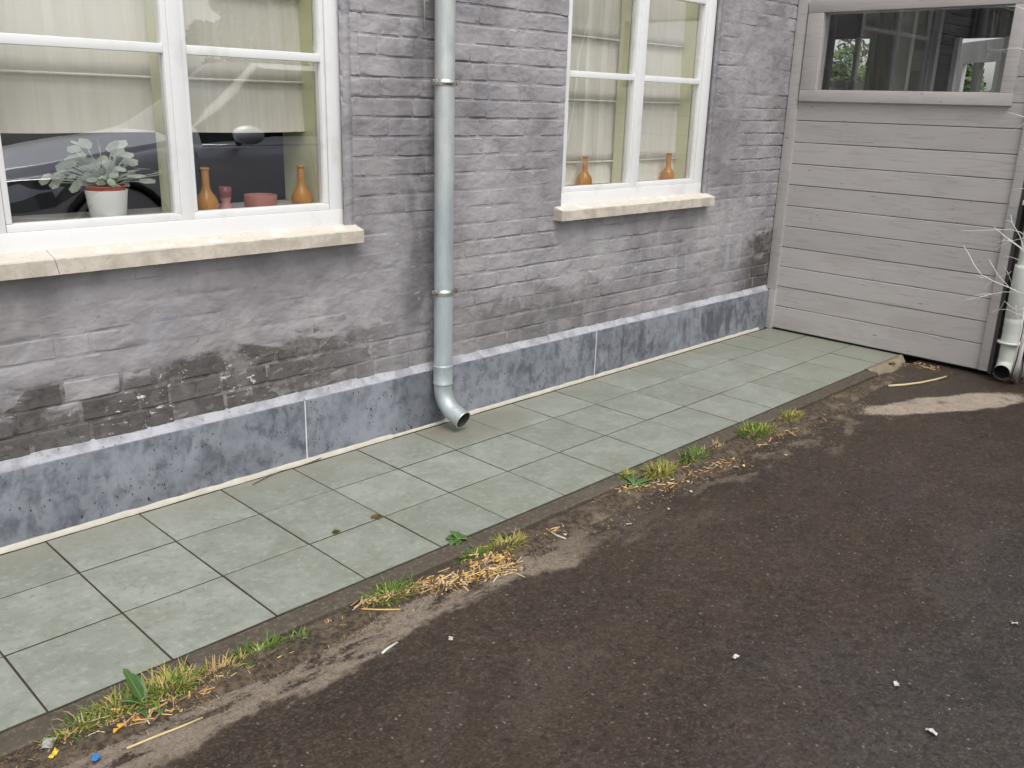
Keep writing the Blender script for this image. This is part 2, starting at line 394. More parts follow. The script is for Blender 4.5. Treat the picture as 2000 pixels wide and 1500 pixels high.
def zinc_material():
    q = Mat('galvanised zinc'); P = q.pos()
    a = q.noise(q.vec(P, (3, 3, 1)), 5, 4, 0.55, 0.4); b = q.vor(q.vec(P, (1, 1, 0.6)), 26, 'Color')
    cs = q.n.new('ShaderNodeSeparateColor'); q.l.new(b, cs.inputs[0])
    z = q.sep(P)[2]
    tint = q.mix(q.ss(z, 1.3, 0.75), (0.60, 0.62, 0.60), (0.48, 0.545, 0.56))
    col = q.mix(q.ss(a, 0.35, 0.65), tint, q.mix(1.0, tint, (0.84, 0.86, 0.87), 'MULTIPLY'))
    col = q.mix(q.mul(cs.outputs[0], 0.25), col, (0.36, 0.40, 0.42))
    dr = q.noise(q.vec(P, (12, 12, 0.7), (1, 2, 0)), 2.6, 4, 0.6)
    col = q.mix(q.mul(q.ss(dr, 0.55, 0.7), 0.35), col, (0.72, 0.74, 0.72))
    col = q.mix(q.mul(q.ss(dr, 0.42, 0.3), 0.35), col, (0.27, 0.29, 0.29))
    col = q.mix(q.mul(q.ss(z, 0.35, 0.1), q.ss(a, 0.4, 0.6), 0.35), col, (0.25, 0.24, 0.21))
    return q.fin(col, q.add(0.36, q.mul(a, 0.14)), q.bump(q.noise(P, 24, 2), 0.05, 0.004), metal=0.35)

def glass_material(name, ior=1.75, tint=(0.96, 0.955, 0.95)):
    m = bpy.data.materials.new(name); m.use_nodes = True; t = m.node_tree; t.nodes.clear()
    o = t.nodes.new('ShaderNodeOutputMaterial'); mx = t.nodes.new('ShaderNodeMixShader')
    fr = t.nodes.new('ShaderNodeFresnel'); fr.inputs[0].default_value = ior
    tr = t.nodes.new('ShaderNodeBsdfTransparent'); tr.inputs[0].default_value = (*tint, 1)
    gl = t.nodes.new('ShaderNodeBsdfGlossy'); gl.inputs['Roughness'].default_value = 0.0
    gl.inputs['Color'].default_value = (1, 1, 1, 1)
    ns = t.nodes.new('ShaderNodeTexNoise'); ns.inputs['Scale'].default_value = 1.6; ns.inputs['Detail'].default_value = 1
    bp = t.nodes.new('ShaderNodeBump'); bp.inputs['Strength'].default_value = 0.12; bp.inputs['Distance'].default_value = 0.01
    ge = t.nodes.new('ShaderNodeNewGeometry'); t.links.new(ge.outputs['Position'], ns.inputs['Vector'])
    t.links.new(ns.outputs['Fac'], bp.inputs['Height']); t.links.new(bp.outputs[0], gl.inputs['Normal'])
    mb_ = t.nodes.new('ShaderNodeMath'); mb_.operation = 'MULTIPLY_ADD'; mb_.inputs[1].default_value = -1.0; mb_.inputs[2].default_value = 1.0
    mf_ = t.nodes.new('ShaderNodeMath'); mf_.operation = 'MULTIPLY'
    t.links.new(ge.outputs['Backfacing'], mb_.inputs[0]); t.links.new(mb_.outputs[0], mf_.inputs[0]); t.links.new(fr.outputs[0], mf_.inputs[1])
    t.links.new(mf_.outputs[0], mx.inputs[0]); t.links.new(tr.outputs[0], mx.inputs[1]); t.links.new(gl.outputs[0], mx.inputs[2])
    t.links.new(mx.outputs[0], o.inputs[0]); return m

def shade_material():
    q = Mat('sheer linen blind'); P = q.pos()
    v = q.noise(q.vec(P, (14, 1, 0.5)), 3.0, 4, 0.6); w = q.noise(q.vec(P, (1, 1, 120)), 6, 2)
    b = q.noise(P, 2.4, 3)
    col = q.mix(q.ss(v, 0.3, 0.7), (0.73, 0.72, 0.64), (0.82, 0.81, 0.75))
    col = q.mix(q.mul(q.ss(b, 0.4, 0.65), 0.4), col, (0.84, 0.83, 0.78))
    return q.fin(col, 0.9, q.bump(v, 0.3, 0.004), spec=0.2)

def sill_material():
    q = Mat('cream stone sill'); P = q.pos(); z = q.sep(P)[2]
    n = q.noise(P, 12, 5, 0.65); m = q.noise(P, 70, 4, 0.6)
    col = q.mix(q.ss(n, 0.35, 0.65), (0.44, 0.395, 0.33), (0.60, 0.55, 0.47))
    col = q.mix(q.mul(q.ss(m, 0.55, 0.7), 0.4), col, (0.40, 0.33, 0.25))
    col = q.mix(q.mul(q.ss(z, 0.884, 0.89), q.ss(n, 0.6, 0.35), 0.8), col, (0.74, 0.71, 0.67))
    return q.fin(col, 0.75, q.bump(m, 0.3, 0.004))

def blade_material(name, base, tip, dry=0.0):
    q = Mat(name); R = q.n.new('ShaderNodeNewGeometry').outputs['Random Per Island']
    col = q.mix(R, base, tip)
    if dry > 0: col = q.mix(q.ss(R, 1 - dry, 1 - dry + 0.02), col, (0.50, 0.36, 0.15))
    return q.fin(col, 0.6, spec=0.3, Subsurface_Weight=0.0)

WALL = wall_material(); WALLJ = wall_material(True); PLINTH = plinth_material(); CAP = capping_material(); TILE = tile_material()
KERB = kerb_material(); ASPH = asphalt_material(); PLANK = plank_material(); ZINC = zinc_material()
GLASS = glass_material('window glass', 2.75, (0.95, 0.945, 0.935)); GLASS2 = glass_material('shed window glass', 1.8)
SHADE = shade_material(); SILL = sill_material()
def white_material():
    q = Mat('white window paint'); P = q.pos(); a = q.noise(q.vec(P, (1, 1, 0.6)), 8, 5, 0.65)
    col = q.mix(q.ss(a, 0.5, 0.72), (0.80, 0.80, 0.795), (0.70, 0.695, 0.68))
    col = q.mix(q.mul(q.ss(q.noise(P, 55, 4, 0.7), 0.66, 0.72), 0.35), col, (0.50, 0.47, 0.42))
    return q.fin(col, 0.36, q.bump(q.noise(P, 30, 3), 0.06, 0.003))
WHITE = white_material()
OLIVE = simple('pale olive inner woodwork', (0.68, 0.70, 0.47), 0.5, var=0.05)
MORTAR = simple('white mortar fillet', (0.50, 0.47, 0.40), 0.9, var=0.25, sc=20, bump=0.5)
JOINT = simple('dark joint sand', (0.040, 0.032, 0.018), 0.95, var=0.75, sc=14, bump=0.6)
PLASTER = simple('grey plaster edge', (0.27, 0.268, 0.285), 0.7, var=0.16, sc=9, bump=0.4)
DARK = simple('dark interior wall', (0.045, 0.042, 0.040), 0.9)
STEEL = simple('bright clamp steel', (0.62, 0.60, 0.55), 0.3, 1.0)
PIPE_SHADE = simple('shaded inside of pipe', (0.05, 0.05, 0.045), 0.8)  # dark colour standing in for the shade inside the zinc outlet
PVC = simple('pale grey pvc', (0.58, 0.60, 0.55), 0.42, var=0.07, sc=6)
AMBER = Mat('amber glass').fin((0.80, 0.40, 0.06), 0.10, spec=0.7, Transmission_Weight=0.5, IOR=1.3, Coat_Weight=0.3)
PINK = simple('dusty pink ceramic', (0.42, 0.17, 0.145), 0.5, var=0.06)
REDG = simple('dark red glass', (0.22, 0.05, 0.05), 0.15)
POTW = simple('white glazed pot', (0.72, 0.75, 0.73), 0.3)
POTR = simple('red inner pot', (0.50, 0.10, 0.07), 0.5)
LEAFP = simple('pale begonia leaf', (0.40, 0.47, 0.38), 0.45, var=0.35, sc=30)
SOIL = simple('potting soil', (0.05, 0.035, 0.025), 0.95)

# ------------------------------------------------------------------ ground
g = MB()
# near part of the asphalt: fine grid with gentle unevenness; far part: one sheet to the horizon
def asph_z(x, y):
    n = mnoise.noise(Vector((x * 1.3, y * 1.3, 0))) * 0.006 + mnoise.noise(Vector((x * 6, y * 6, 4))) * 0.0022
    return -0.014 + n - 0.02 * max(0, min(1, (-y - 0.95) / 0.1)) * 0.2
xs = [-2.5 + 0.05 * i for i in range(155)]; ys = [-0.984 - 0.05 * j for j in range(64)]
vs = [(x, y, asph_z(x, y)) for y in ys for x in xs]; nx = len(xs)
fs = [(j * nx + i, (j + 1) * nx + i, (j + 1) * nx + i + 1, j * nx + i + 1) for j in range(len(ys) - 1) for i in range(nx - 1)]
g.add(vs, fs)
asphalt = struct(g.build('asphalt', ASPH, smooth=True))
g = MB(); g.add([(-300, -300, -0.05), (300, -300, -0.05), (300, 300, -0.05), (-300, 300, -0.05)], [(0, 1, 2, 3)])
struct(g.build('ground', simple('distant ground', (0.10, 0.095, 0.085), 0.9, var=0.2, sc=0.5)))
g = MB()
for a in ((-40, 40, -7.5, -4.05), (-40, -2.45, -4.1, -0.95), (5.15, 40, -4.1, -0.95)):
    g.box(a[0], a[1], a[2], a[3], -0.049, -0.024)
struct(g.build('road', ASPH))

# pavement: joint bed + 30 cm tiles
bed = MB(); bed.box(-3.0, 4.5, -0.8815, 0.0, -0.04, -0.0019)
pave = struct(bed.build('pavement', JOINT))
TS = 0.30; jrows = [(-0.012, -0.2794), (-0.2794, -0.5794), (-0.5794, -0.8785)]
random.seed(3)
def tile_mesh(w, d, seed):
    rr = random.Random(seed); bm = bmesh.new(); bmesh.ops.create_cube(bm, size=1)
    for v in bm.verts: v.co = Vector((v.co.x * w, v.co.y * d, v.co.z * 0.03))
    top = [e for e in bm.edges if all(v.co.z > 0 for v in e.verts)]
    bmesh.ops.bevel(bm, geom=top, offset=0.0009, segments=1, affect='EDGES')
    for v in bm.verts:
        v.co.x += rr.uniform(-.0006, .0006); v.co.y += rr.uniform(-.0006, .0006)
    q = MB(); q.frombm(bm); return q.mesh('paving_tile', TILE)
tmesh = {}
for r, (ya, yb) in enumerate(jrows):
    tmesh[r] = [tile_mesh(TS - 0.0058, (ya - yb) - 0.0062, 10 * r + k) for k in range(3)]
for i in range(-9, 15):
    for r, (ya, yb) in enumerate(jrows):
        xc = (i + 0.5) * TS
        if i == 14: xc -= 0.0
        o = bpy.data.objects.new('paving_tile', tmesh[r][random.randrange(3)]); COL.objects.link(o)
        o.parent = pave; o.location = (xc + random.uniform(-.0006, .0006), (ya + yb) / 2, -0.015 + random.uniform(-.0012, .0008))
        o.rotation_euler = (random.uniform(-.002, .002), random.uniform(-.002, .002), random.uniform(-.0015, .0015))
        if i == 14:
            o.scale = (0.98, 1, 1)

# kerb stones
kerb = struct(MB().build('kerb', KERB)); 
def rough_bar(x0, x1, y0, y1, z0, z1, seed, n=24, amp=0.004):
    q = MB(); rr = random.Random(seed); vs = []; fs = []
    for i in range(n + 1):
        x = x0 + (x1 - x0) * i / n
        e = amp * mnoise.noise(Vector((x * 9, seed, 0))); e2 = amp * 1.6 * mnoise.noise(Vector((x * 13, seed, 5)))
        zz = 0.0015 * mnoise.noise(Vector((x * 8, seed, 9)))
        vs += [(x, y0 + 0.0, z0), (x, y0 + e2, z1 - 0.006), (x, y0 + 0.006 + e2, z1 + zz), (x, (y0 + y1) / 2, z1 + zz * 2), (x, y1 - 0.003 + e * .3, z1 + zz), (x, y1, z1 - 0.004), (x, y1, z0)]
    k = 7
    for i in range(n):
        for j in range(k - 1): fs.append((i * k + j, (i + 1) * k + j, (i + 1) * k + j + 1, i * k + j + 1))
    fs.append(tuple(range(k - 1, -1, -1))); fs.append(tuple(n * k + j for j in range(k)))
    q.add(vs, fs); return q
kx = [-2.9, -1.95, -0.98, 0.02, 1.02, 2.02, 3.02, 4.02]
for i in range(7):
    o = rough_bar(kx[i] + .0015, kx[i + 1] - .0015, -0.953 + 0.004 * math.sin(i * 2.1), -0.882, -0.12, -0.001, i).build('kerb_stone', KERB, kerb, auto=0.7)
# broken mortar lump closing the pavement by the shed
q = MB(); n = 14
vs = []; fs = []
for i in range(n + 1):
    x = 4.02 + 0.475 * i / n; e = -0.905 + 0.03 * mnoise.noise(Vector((x * 11, 3, 1))) - 0.05 * math.sin(i / n * 3.1) * 0.6
    vs += [(x, -0.875, -0.05), (x, -0.875, 0.002), (x, (e - .875) / 2, 0.004 + 0.006 * mnoise.noise(Vector((x * 30, 0, 0)))), (x, e, -0.004), (x, e - 0.02, -0.05)]
for i in range(n):
    for j in range(4): fs.append((i * 5 + j, i * 5 + j + 1, (i + 1) * 5 + j + 1, (i + 1) * 5 + j))
q.add(vs, fs)
q.build('mortar_patch', simple('sandy mortar', (0.24, 0.20, 0.14), 0.9, var=0.35, sc=18, bump=0.6), kerb, smooth=True)

# ------------------------------------------------------------------ house wall
house = thing('house', 'grey painted brick house wall with two white windows and a bluestone plinth', 'house', (2.0, 0.035, 0))
YB = 0.035                    # mean plane of the brick faces
PITCH, Z0 = 0.0731, 0.273
WINS = [(-0.03, 1.211, 0.886, 2.35), (2.44, 3.648, 0.886, 2.35)]    # openings x0,x1,z0,z1
XL, XR, ZT = -1.5, 4.5, 2.75
def in_win(x, z, m=0.0):
    return any(a - m < x < b + m and c - m < z < d + m for a, b, c, d in WINS)
def smooth01(t): t = max(0.0, min(1.0, t)); return t * t * (3 - 2 * t)
def flush(x, z):
    """how thickly the paint and slurry fill the joints here"""
    n = mnoise.noise(Vector((x * 1.4, 3.3, z * 2.2)))
    f = 0.50 + 0.75 * n + 0.35 * mnoise.noise(Vector((x * 7, 8.1, z * 9)))
    if x < 1.7: f += 0.55 * smooth01((0.86 - z) / 0.1) * smooth01((z - 0.42) / 0.08)
    if x > 2.3: f += 0.15 * smooth01((0.86 - z) / 0.1)
    if z < 0.45: f -= 0.35
    return max(0.0, min(1.0, f))
# courses: brick spans per course
random.seed(21)
courses = []
nc = int((ZT - Z0) / PITCH)
for k in range(nc):
    spans = []; x = XL - random.uniform(0, 0.1); hd = (k % 2 == 0); j = 0
    x = XL - (0.0 if hd else 0.047) + random.uniform(-.012, .012)
    while x < XR:
        head = (j % 2 == 0) if hd else (j % 2 == 1)
        if random.random() < 0.12: head = not head
        w = (0.088 if head else 0.180) + random.uniform(-.007, .007)
        spans.append((x, x + w)); x += w + 0.009; j += 1
    courses.append(spans)
def joint_wave(k, x):  return 0.0022 * mnoise.noise(Vector((x * 9, k * 5.7, 2))) + 0.0045 * mnoise.noise(Vector((x * 2.2, k * 1.7, 0.3)))
# the mortar and slurry skin
q = MB()
zrow = []
for k in range(nc + 1):
    zj = Z0 + k * PITCH
    zrow += [(zj - 0.0075, 0.35, k), (zj - 0.003, 1.0, k), (zj + 0.003, 1.0, k), (zj + 0.0075, 0.35, k), (zj + 0.024, 0, k), (zj + 0.047, 0, k)]
xcol = [XL + 0.0185 * i for i in range(int((XR - XL) / 0.0185) + 1)] + [XR]
nxr = len(xcol); vs = []
for (z, jd, k) in zrow:
    for x in xcol:
        fl = flush(x, z)
        y = YB + 0.0004 + (1 - fl) * (0.0022 if jd > 0.9 else 0.0010) * (jd > 0) + 0.0011 * mnoise.noise(Vector((x * 14, 1, z * 22)))
        if jd > 0.9: y += 0.0065 * smooth01(mnoise.noise(Vector((x * 6.5, k * 3.1, 7))) * 2.2 + 0.1) * (1 - 0.8 * fl)
        if fl > 0.6: y -= 0.002 * (fl - .6) / .4
        vs.append((x, y, z + joint_wave(k, x)))
fs = []
for j in range(len(zrow) - 1):
    for i in range(nxr - 1):
        cx = (xcol[i] + xcol[i + 1]) / 2; cz = (zrow[j][0] + zrow[j + 1][0]) / 2
        if in_win(cx, cz, -0.004): continue
        fs.append((j * nxr + i, j * nxr + i + 1, (j + 1) * nxr + i + 1, (j + 1) * nxr + i))
q.add(vs, fs)
skin = q.build('mortar_joints', WALLJ, house, smooth=True)
skin.matrix_parent_inverse = Matrix.Translation(house.location).inverted()
skin['kind'] = 'stuff'
# solid wall behind, with the openings left free
q = MB(); yb0, yb1 = YB + 0.0115, YB + 0.27
xcuts = sorted({XL, XR} | {a for w_ in WINS for a in w_[:2]})
for a, b in zip(xcuts[:-1], xcuts[1:]):
    mid = (a + b) / 2; w_ = [w for w in WINS if w[0] < mid < w[1]]
    if w_: q.box(a, b, yb0, yb1, 0.0, w_[0][2] - 0.001); q.box(a, b, yb0, yb1, w_[0][3], 3.3)
    else: q.box(a, b, yb0, yb1, 0.0, 3.3)
q.box(XL, XR, yb0 - 0.009, yb0, ZT - 0.02, 3.3)
keep(q.build('wall', PLASTER), house)
# bricks
def brick_mesh(w, h, seed):
    rr = random.Random(seed)
    bx = [-w / 2, -w / 2 + .0045, -w / 6 + rr.uniform(-.02, .02) * w / .2, w / 6, w / 2 - .0045, w / 2]
    bz = [-h / 2, -h / 2 + .004, rr.uniform(-.006, .006), h / 2 - .004, h / 2]
    vs = []; fs = []
    tl = rr.uniform(-.0012, .0012)
    for j, z in enumerate(bz):
        for i, x in enumerate(bx):
            e = (i in (0, 5)) or (j in (0, 4))
            corner = (i in (0, 5)) and (j in (0, 4))
            y = (0.0022 if j == 0 else 0.0012) if e else -0.0008 - rr.uniform(0, .0016) + tl * (x / w * 2)
            xx = x + rr.uniform(-.003, .003); zz = z + rr.uniform(-.0022, .0022)
            if corner: xx *= 0.98; zz *= 0.93
            vs.append((xx, y, zz))
    for j in range(4):
        for i in range(5): fs.append((j * 6 + i, j * 6 + i + 1, (j + 1) * 6 + i + 1, (j + 1) * 6 + i))
    n0 = len(vs)
    ring = [0, 5, 29, 24]
    vs += [(vs[a][0], 0.012, vs[a][2]) for a in ring]
    fs += [(0, n0, n0 + 1, 5), (5, n0 + 1, n0 + 2, 29), (29, n0 + 2, n0 + 3, 24), (24, n0 + 3, n0, 0)]
    m = MB(); m.add(vs, fs); return m
def crisp(me):
    bm = bmesh.new(); bm.from_mesh(me)
    for e in bm.edges:
        if len(e.link_faces) == 2 and e.calc_face_angle(0) > 0.22: e.smooth = False
    bm.to_mesh(me); bm.free(); return me
proto = {}
cand = []
for k, spans in enumerate(courses):
    zc = Z0 + (k + 0.5) * PITCH
    for (a, b) in spans:
        if b > XR: b = XR
        if b - a < 0.03: continue
        pieces = [(a, b)]
        for (wa, wb, wc, wd) in WINS:
            if wc - 0.005 < zc + 0.02 and zc < wd:
                np_ = []
                for (p, r) in pieces:
                    ea, eb = wa - (0.004 if wa > 2 else 0.0), wb + 0.040
                    if r <= ea or p >= eb: np_.append((p, r)); continue
                    if p < ea: np_.append((p, ea))
                    if r > eb: np_.append((eb, r))
                pieces = np_
        for (p, r) in pieces:
            if r - p < 0.03: continue
            xc = (p + r) / 2; u, v, w_ = topix((xc, YB, zc))
            vis = -80 < u < 2040 and -60 < v < 1500
            cand.append((0 if vis else 1, w_, p, r, k, zc))
cand.sort()
LIM = 299; cnt = 0; rest = MB(); rr = random.Random(5)
for (nv, w_, p, r, k, zc) in cand:
    w = r - p; key = round(w / 0.008); sd = rr.randrange(4)
    xc = (p + r) / 2
    zz = zc + joint_wave(k, xc) + rr.uniform(-.0012, .0012)
    fl = flush(xc, zc)
    yy = YB + rr.uniform(-0.0017, 0.0017) + (0.0015 * fl)
    ry = rr.uniform(-.008, .008); rz = rr.uniform(-.008, .008); rx = rr.uniform(-.02, .02)
    if (key, sd) not in proto:
        mb = brick_mesh(key * 0.008, PITCH - 0.007, key * 10 + sd); proto[(key, sd)] = (mb, crisp(mb.mesh('brick', WALL, True)))
    mb, me = proto[(key, sd)]
    if cnt < LIM and not nv:
        o = bpy.data.objects.new('brick', me); COL.objects.link(o); o.location = (xc, yy, zz); o.rotation_euler = (rx, ry, rz)
        keep(o, house); cnt += 1
    else:
        M4 = Matrix.Translation((xc, yy, zz)) @ Matrix.Rotation(rz, 4, 'Z') @ Matrix.Rotation(ry, 4, 'Y') @ Matrix.Rotation(rx, 4, 'X')
        rest.add([M4 @ Vector(v) for v in mb.v], mb.f)
o = keep(rest.build('brickwork', WALL, auto=0.22), house); o['kind'] = 'stuff'

# plaster edges beside the windows
def strip_y(x0, x1, z0, z1, y, seed):
    q = MB(); n = 40; vs = []; fs = []
    for i in range(n + 1):
        z = z0 + (z1 - z0) * i / n
        e = 0.004 * mnoise.noise(Vector((seed, z * 9, 0)))
        vs += [(x0, y + 0.02, z), (x0, y, z), (x0 + (x1 - x0) * .5 + e * .4, y - 0.001 + e * .2, z), (x1 - .004 + e, y - 0.0025 + e * .3, z), (x1 + e, y + 0.006, z)]
    for i in range(n):
        for j in range(4): fs.append((i * 5 + j, i * 5 + j + 1, (i + 1) * 5 + j + 1, (i + 1) * 5 + j))
    q.add(vs, fs); return q
keep(strip_y(1.211, 1.249, 0.888, 2.35, YB, 1).build('plaster_edge', WALL, smooth=True), house)
keep(strip_y(3.648, 3.686, 0.888, 2.35, YB, 2).build('plaster_edge', WALL, smooth=True), house)

# plinth slabs, capping fillet, base fillet
def plz(x): return 0.252 - 0.006 * max(0, x - 2) / 2.5
for a, b in ((-2.52, -0.77), (-0.77, 0.98), (0.98, 2.735), (2.735, 4.5)):
    q = MB(); q.add([(a + .002, 0.010, -0.02), (b - .002, 0.010, -0.02), (b - .002, 0.05, -0.02), (a + .002, 0.05, -0.02), (a + .002, 0.010, plz(a) - .002), (b - .002, 0.010, plz(b) - .002), (b - .002, 0.05, plz(b)), (a + .002, 0.05, plz(a)), (a + .002, .012, plz(a)), (b - .002, .012, plz(b))],
        [(0, 1, 5, 4), (4, 5, 9, 8), (8, 9, 6, 7), (1, 2, 6, 9, 5), (0, 4, 8, 7, 3), (0, 3, 2, 1)])
    keep(q.build('plinth_slab', PLINTH), house)
for xj in (-0.77, 0.98, 2.735):
    q = MB(); q.box(xj - 0.0022, xj + 0.0022, 0.0094, 0.03, 0.0, plz(xj) - .003)
    keep(q.build('slab_joint', simple('white joint', (0.72, 0.73, 0.75), 0.8)), house)
q = MB(); n = 260; vs = []; fs = []
for i in range(n + 1):
    x = -2.5 + 7.0 * i / n; N = mnoise.noise
    t = plz(x); e = 0.0022 * N(Vector((x * 12, 0, 0))) + 0.0014 * N(Vector((x * 41, 2, 0))); e2 = 0.004 * N(Vector((x * 8, 5, 0)))
    vs += [(x, 0.0135 + 0.001 * N(Vector((x * 30, 1, 1))), t - 0.001), (x, 0.0155, t + 0.003), (x, 0.027, t + 0.014 + e * .7), (x, YB - 0.003, t + 0.024 + e2 * .6 + e), (x, YB + 0.003, t + 0.034 + e2 + e)]
for i in range(n):
    for j in range(4): fs.append((i * 5 + j, (i + 1) * 5 + j, (i + 1) * 5 + j + 1, i * 5 + j + 1))
q.add(vs, fs); keep(q.build('plinth_capping', CAP, smooth=True), house)
q = MB(); n = 300; vs = []; fs = []
for i in range(n + 1):
    x = -2.5 + 6.9 * i / n; N = mnoise.noise
    wd = 0.014 + 0.005 * N(Vector((x * 5, 0, 2))) + 0.004 * N(Vector((x * 30, 0, 2)))
    wd *= 0.9
    if x > 1.9: wd *= 0.75
    ht = 0.010 + 0.004 * N(Vector((x * 14, 3, 2)))
    if 1.40 < x < 1.70: ht *= 0.35; wd *= 0.5
    vs += [(x, 0.0105, ht + 0.004), (x, 0.0105 - wd * .35, ht), (x, 0.0105 - wd, 0.0035), (x, 0.0105 - wd - .002, -0.006)]
for i in range(n):
    for j in range(3): fs.append((i * 4 + j, i * 4 + j + 1, (i + 1) * 4 + j + 1, (i + 1) * 4 + j))
q.add(vs, fs); keep(q.build('base_fillet', MORTAR, smooth=True), house)

# ---------------------------------------------------------------- windows
def window(x0, x1, panes, z0=0.893, z1=2.33):
    """panes: list of (glass x0, glass x1)"""
    cx = (x0 + x1) / 2
    w = bpy.data.objects.new('window', None); COL.objects.link(w); w.location = (cx, 0.05, z0); keep(w, house)
    def add(o):
        o.parent = w; o.matrix_parent_inverse = (Matrix.Translation(Vector((cx, 0.05, z0)))).inverted(); return o
    gz0, gz1 = 0.985, 2.24
    q = MB()
    q.box(x0, x1, 0.05, 0.105, z0, gz0 - 0.024, 0.002)                 # bottom rail
    q.box(x0, x1, 0.05, 0.105, gz1 + 0.024, z1, 0.002)
    q.box(x0, panes[0][0] - 0.020, 0.0505, 0.105, gz0 - 0.0245, gz1 + 0.0245, 0.002)
    q.box(panes[-1][1] + 0.020, x1, 0.0505, 0.105, gz0 - 0.0245, gz1 + 0.0245, 0.002)
    for (a, b), (c, d) in zip(panes[:-1], panes[1:]): q.box(b + 0.018, c - 0.018, 0.0505, 0.105, gz0 - 0.0245, gz1 + 0.0245, 0.002)
    add(q.build('frame', WHITE, auto=0.8))
    # deep inner posts and jambs, olive
    q = MB()
    for (a, b), (c, d) in zip(panes[:-1], panes[1:]): q.box(b + 0.003, c - 0.003, 0.1055, 0.165, gz0 - 0.01, gz1)
    q.box(panes[-1][1] + 0.003, x1, 0.1055, 0.33, gz0 - 0.01, gz1); q.box(x0, panes[0][0] - 0.003, 0.1055, 0.33, gz0 - 0.01, gz1)
    add(q.build('inner_jamb', OLIVE))
    q = MB(); q.box(x0, x1, 0.1055, 0.34, gz0 - 0.04, gz0 - 0.012); add(q.build('inner_sill', simple('inner sill', (0.62, 0.62, 0.58), 0.4)))
    for (a, b) in panes:
        q = MB(); s = 0.018; ya, yb = 0.0545, 0.098
        q.box(a - s, b + s, ya, yb, gz0 - 0.0235, gz0, 0.003); q.box(a - s, b + s, ya, yb, gz1, gz1 + 0.0235, 0.003)
        q.box(a - s, a, ya + .0004, yb, gz0 + .0002, gz1, 0.003); q.box(b, b + s, ya + .0004, yb, gz0 + .0002, gz1, 0.003)
        add(q.build('sash', WHITE, auto=0.8))
        for zb in (1.498, 1.90):
            q = MB(); q.box(a, b, ya + 0.001, yb - .008, zb - 0.0145, zb + 0.0145, 0.004); add(q.build('glazing_bar', WHITE, auto=0.8))
        for (za, zb) in ((gz0, 1.4835), (1.5125, 1.8855), (1.9145, gz1)):
            q = MB(); q.box(a, b, 0.072, 0.076, za, zb); add(q.build('pane', GLASS))
    return w
window(-0.03, 1.211, [(0.048, 0.549), (0.626, 1.131)])
window(2.44, 3.648, [(2.487, 2.976), (3.058, 3.552)])
def stone_sill(xa, xb, crack=None):
    def seg(a, b, ja=0, jb=0):
        q = MB(); n = max(2, int((b - a) / 0.02)); vs = []; fs = []
        for i in range(n + 1):
            x = a + (b - a) * i / n
            if crack and i == 0: x0_, x1_ = x + ja[0], x + ja[1]
            elif crack and i == n: x0_, x1_ = x + jb[0], x + jb[1]
            else: x0_ = x1_ = x
            e = 0.0012 * mnoise.noise(Vector((x * 25, 1, 1))) if 0 < i < n else 0
            vs += [(x1_, -0.020 + e, 0.838 + e * .6), (x0_, -0.020 + e * .6, 0.883 + e), (x0_, -0.016, 0.887 + e), (x0_, 0.051, 0.9045), (x0_, 0.11, 0.907), (x1_, 0.11, 0.838), (x1_, -0.018, 0.838)]
        k = 7
        for i in range(n):
            for j in range(k): fs.append((i * k + j, (i + 1) * k + j, (i + 1) * k + (j + 1) % k, i * k + (j + 1) % k))
        fs.append(tuple(range(k))); fs.append(tuple(n * k + j for j in range(k - 1, -1, -1)))
        q.add(vs, fs); return keep(q.build('window_sill', SILL, auto=0.6), house)
    if crack is None: return seg(xa, xb, (0, 0), (0, 0))
    seg(xa, crack - .001, (0, 0), (-.004, .005)); return seg(crack + .001, xb, (-.004, .005), (0, 0))
stone_sill(-0.14, 1.252, 0.131); stone_sill(2.392, 3.69)

# blinds
def blind(x0, x1, zb, seams, y, label, hem=0.0):
    q = MB(); vs = []; fs = []; n = 120
    zs = []
    z = 2.3
    edges = [2.3] + [s for s in seams if s > zb] + [zb]
    for a, b in zip(edges[:-1], edges[1:]):
        m = 7
        for i in range(m):
            t = i / (m - 1); zs.append((a + (b - a) * t, t))
    for (z, t) in zs:
        for i in range(n + 1):
            x = x0 + (x1 - x0) * i / n
            yy = y + 0.014 * math.sin(t * math.pi) * -0.3 - 0.012 * t ** 3 + 0.0022 * math.sin(x * 60 + 2 * math.sin(x * 23)) + 0.004 * mnoise.noise(Vector((x * 5, z * 2, 1)))
            zz = z + (0.004 * mnoise.noise(Vector((x * 3, z, 9))))
            vs.append((x, yy, zz))
    for j in range(len(zs) - 1):
        for i in range(n): fs.append((j * (n + 1) + i, j * (n + 1) + i + 1, (j + 1) * (n + 1) + i + 1, (j + 1) * (n + 1) + i))
    q.add(vs, fs)
    r = thing('roman_blind', label, 'blind', ((x0 + x1) / 2, y, zb), 'roman blinds hanging inside the two windows')
    keep(q.build('fabric', SHADE, smooth=True), r)
    for s in seams:
        b = MB(); b.tube([(x0, y - 0.0165, s + .001), ((x0 + x1) / 2, y - 0.0175, s - .001), (x1, y - 0.0165, s + .001)], 0.0042, 6); keep(b.build('rod', SHADE, smooth=True), r)
    return r
blind(0.02, 1.17, 1.238, [2.0, 1.70, 1.412], 0.19, 'cream roman blind half raised behind the left window', 0)
blind(2.46, 3.61, 0.976, [1.98, 1.675, 1.383, 1.088], 0.19, 'cream roman blind lowered behind the right window', 0)

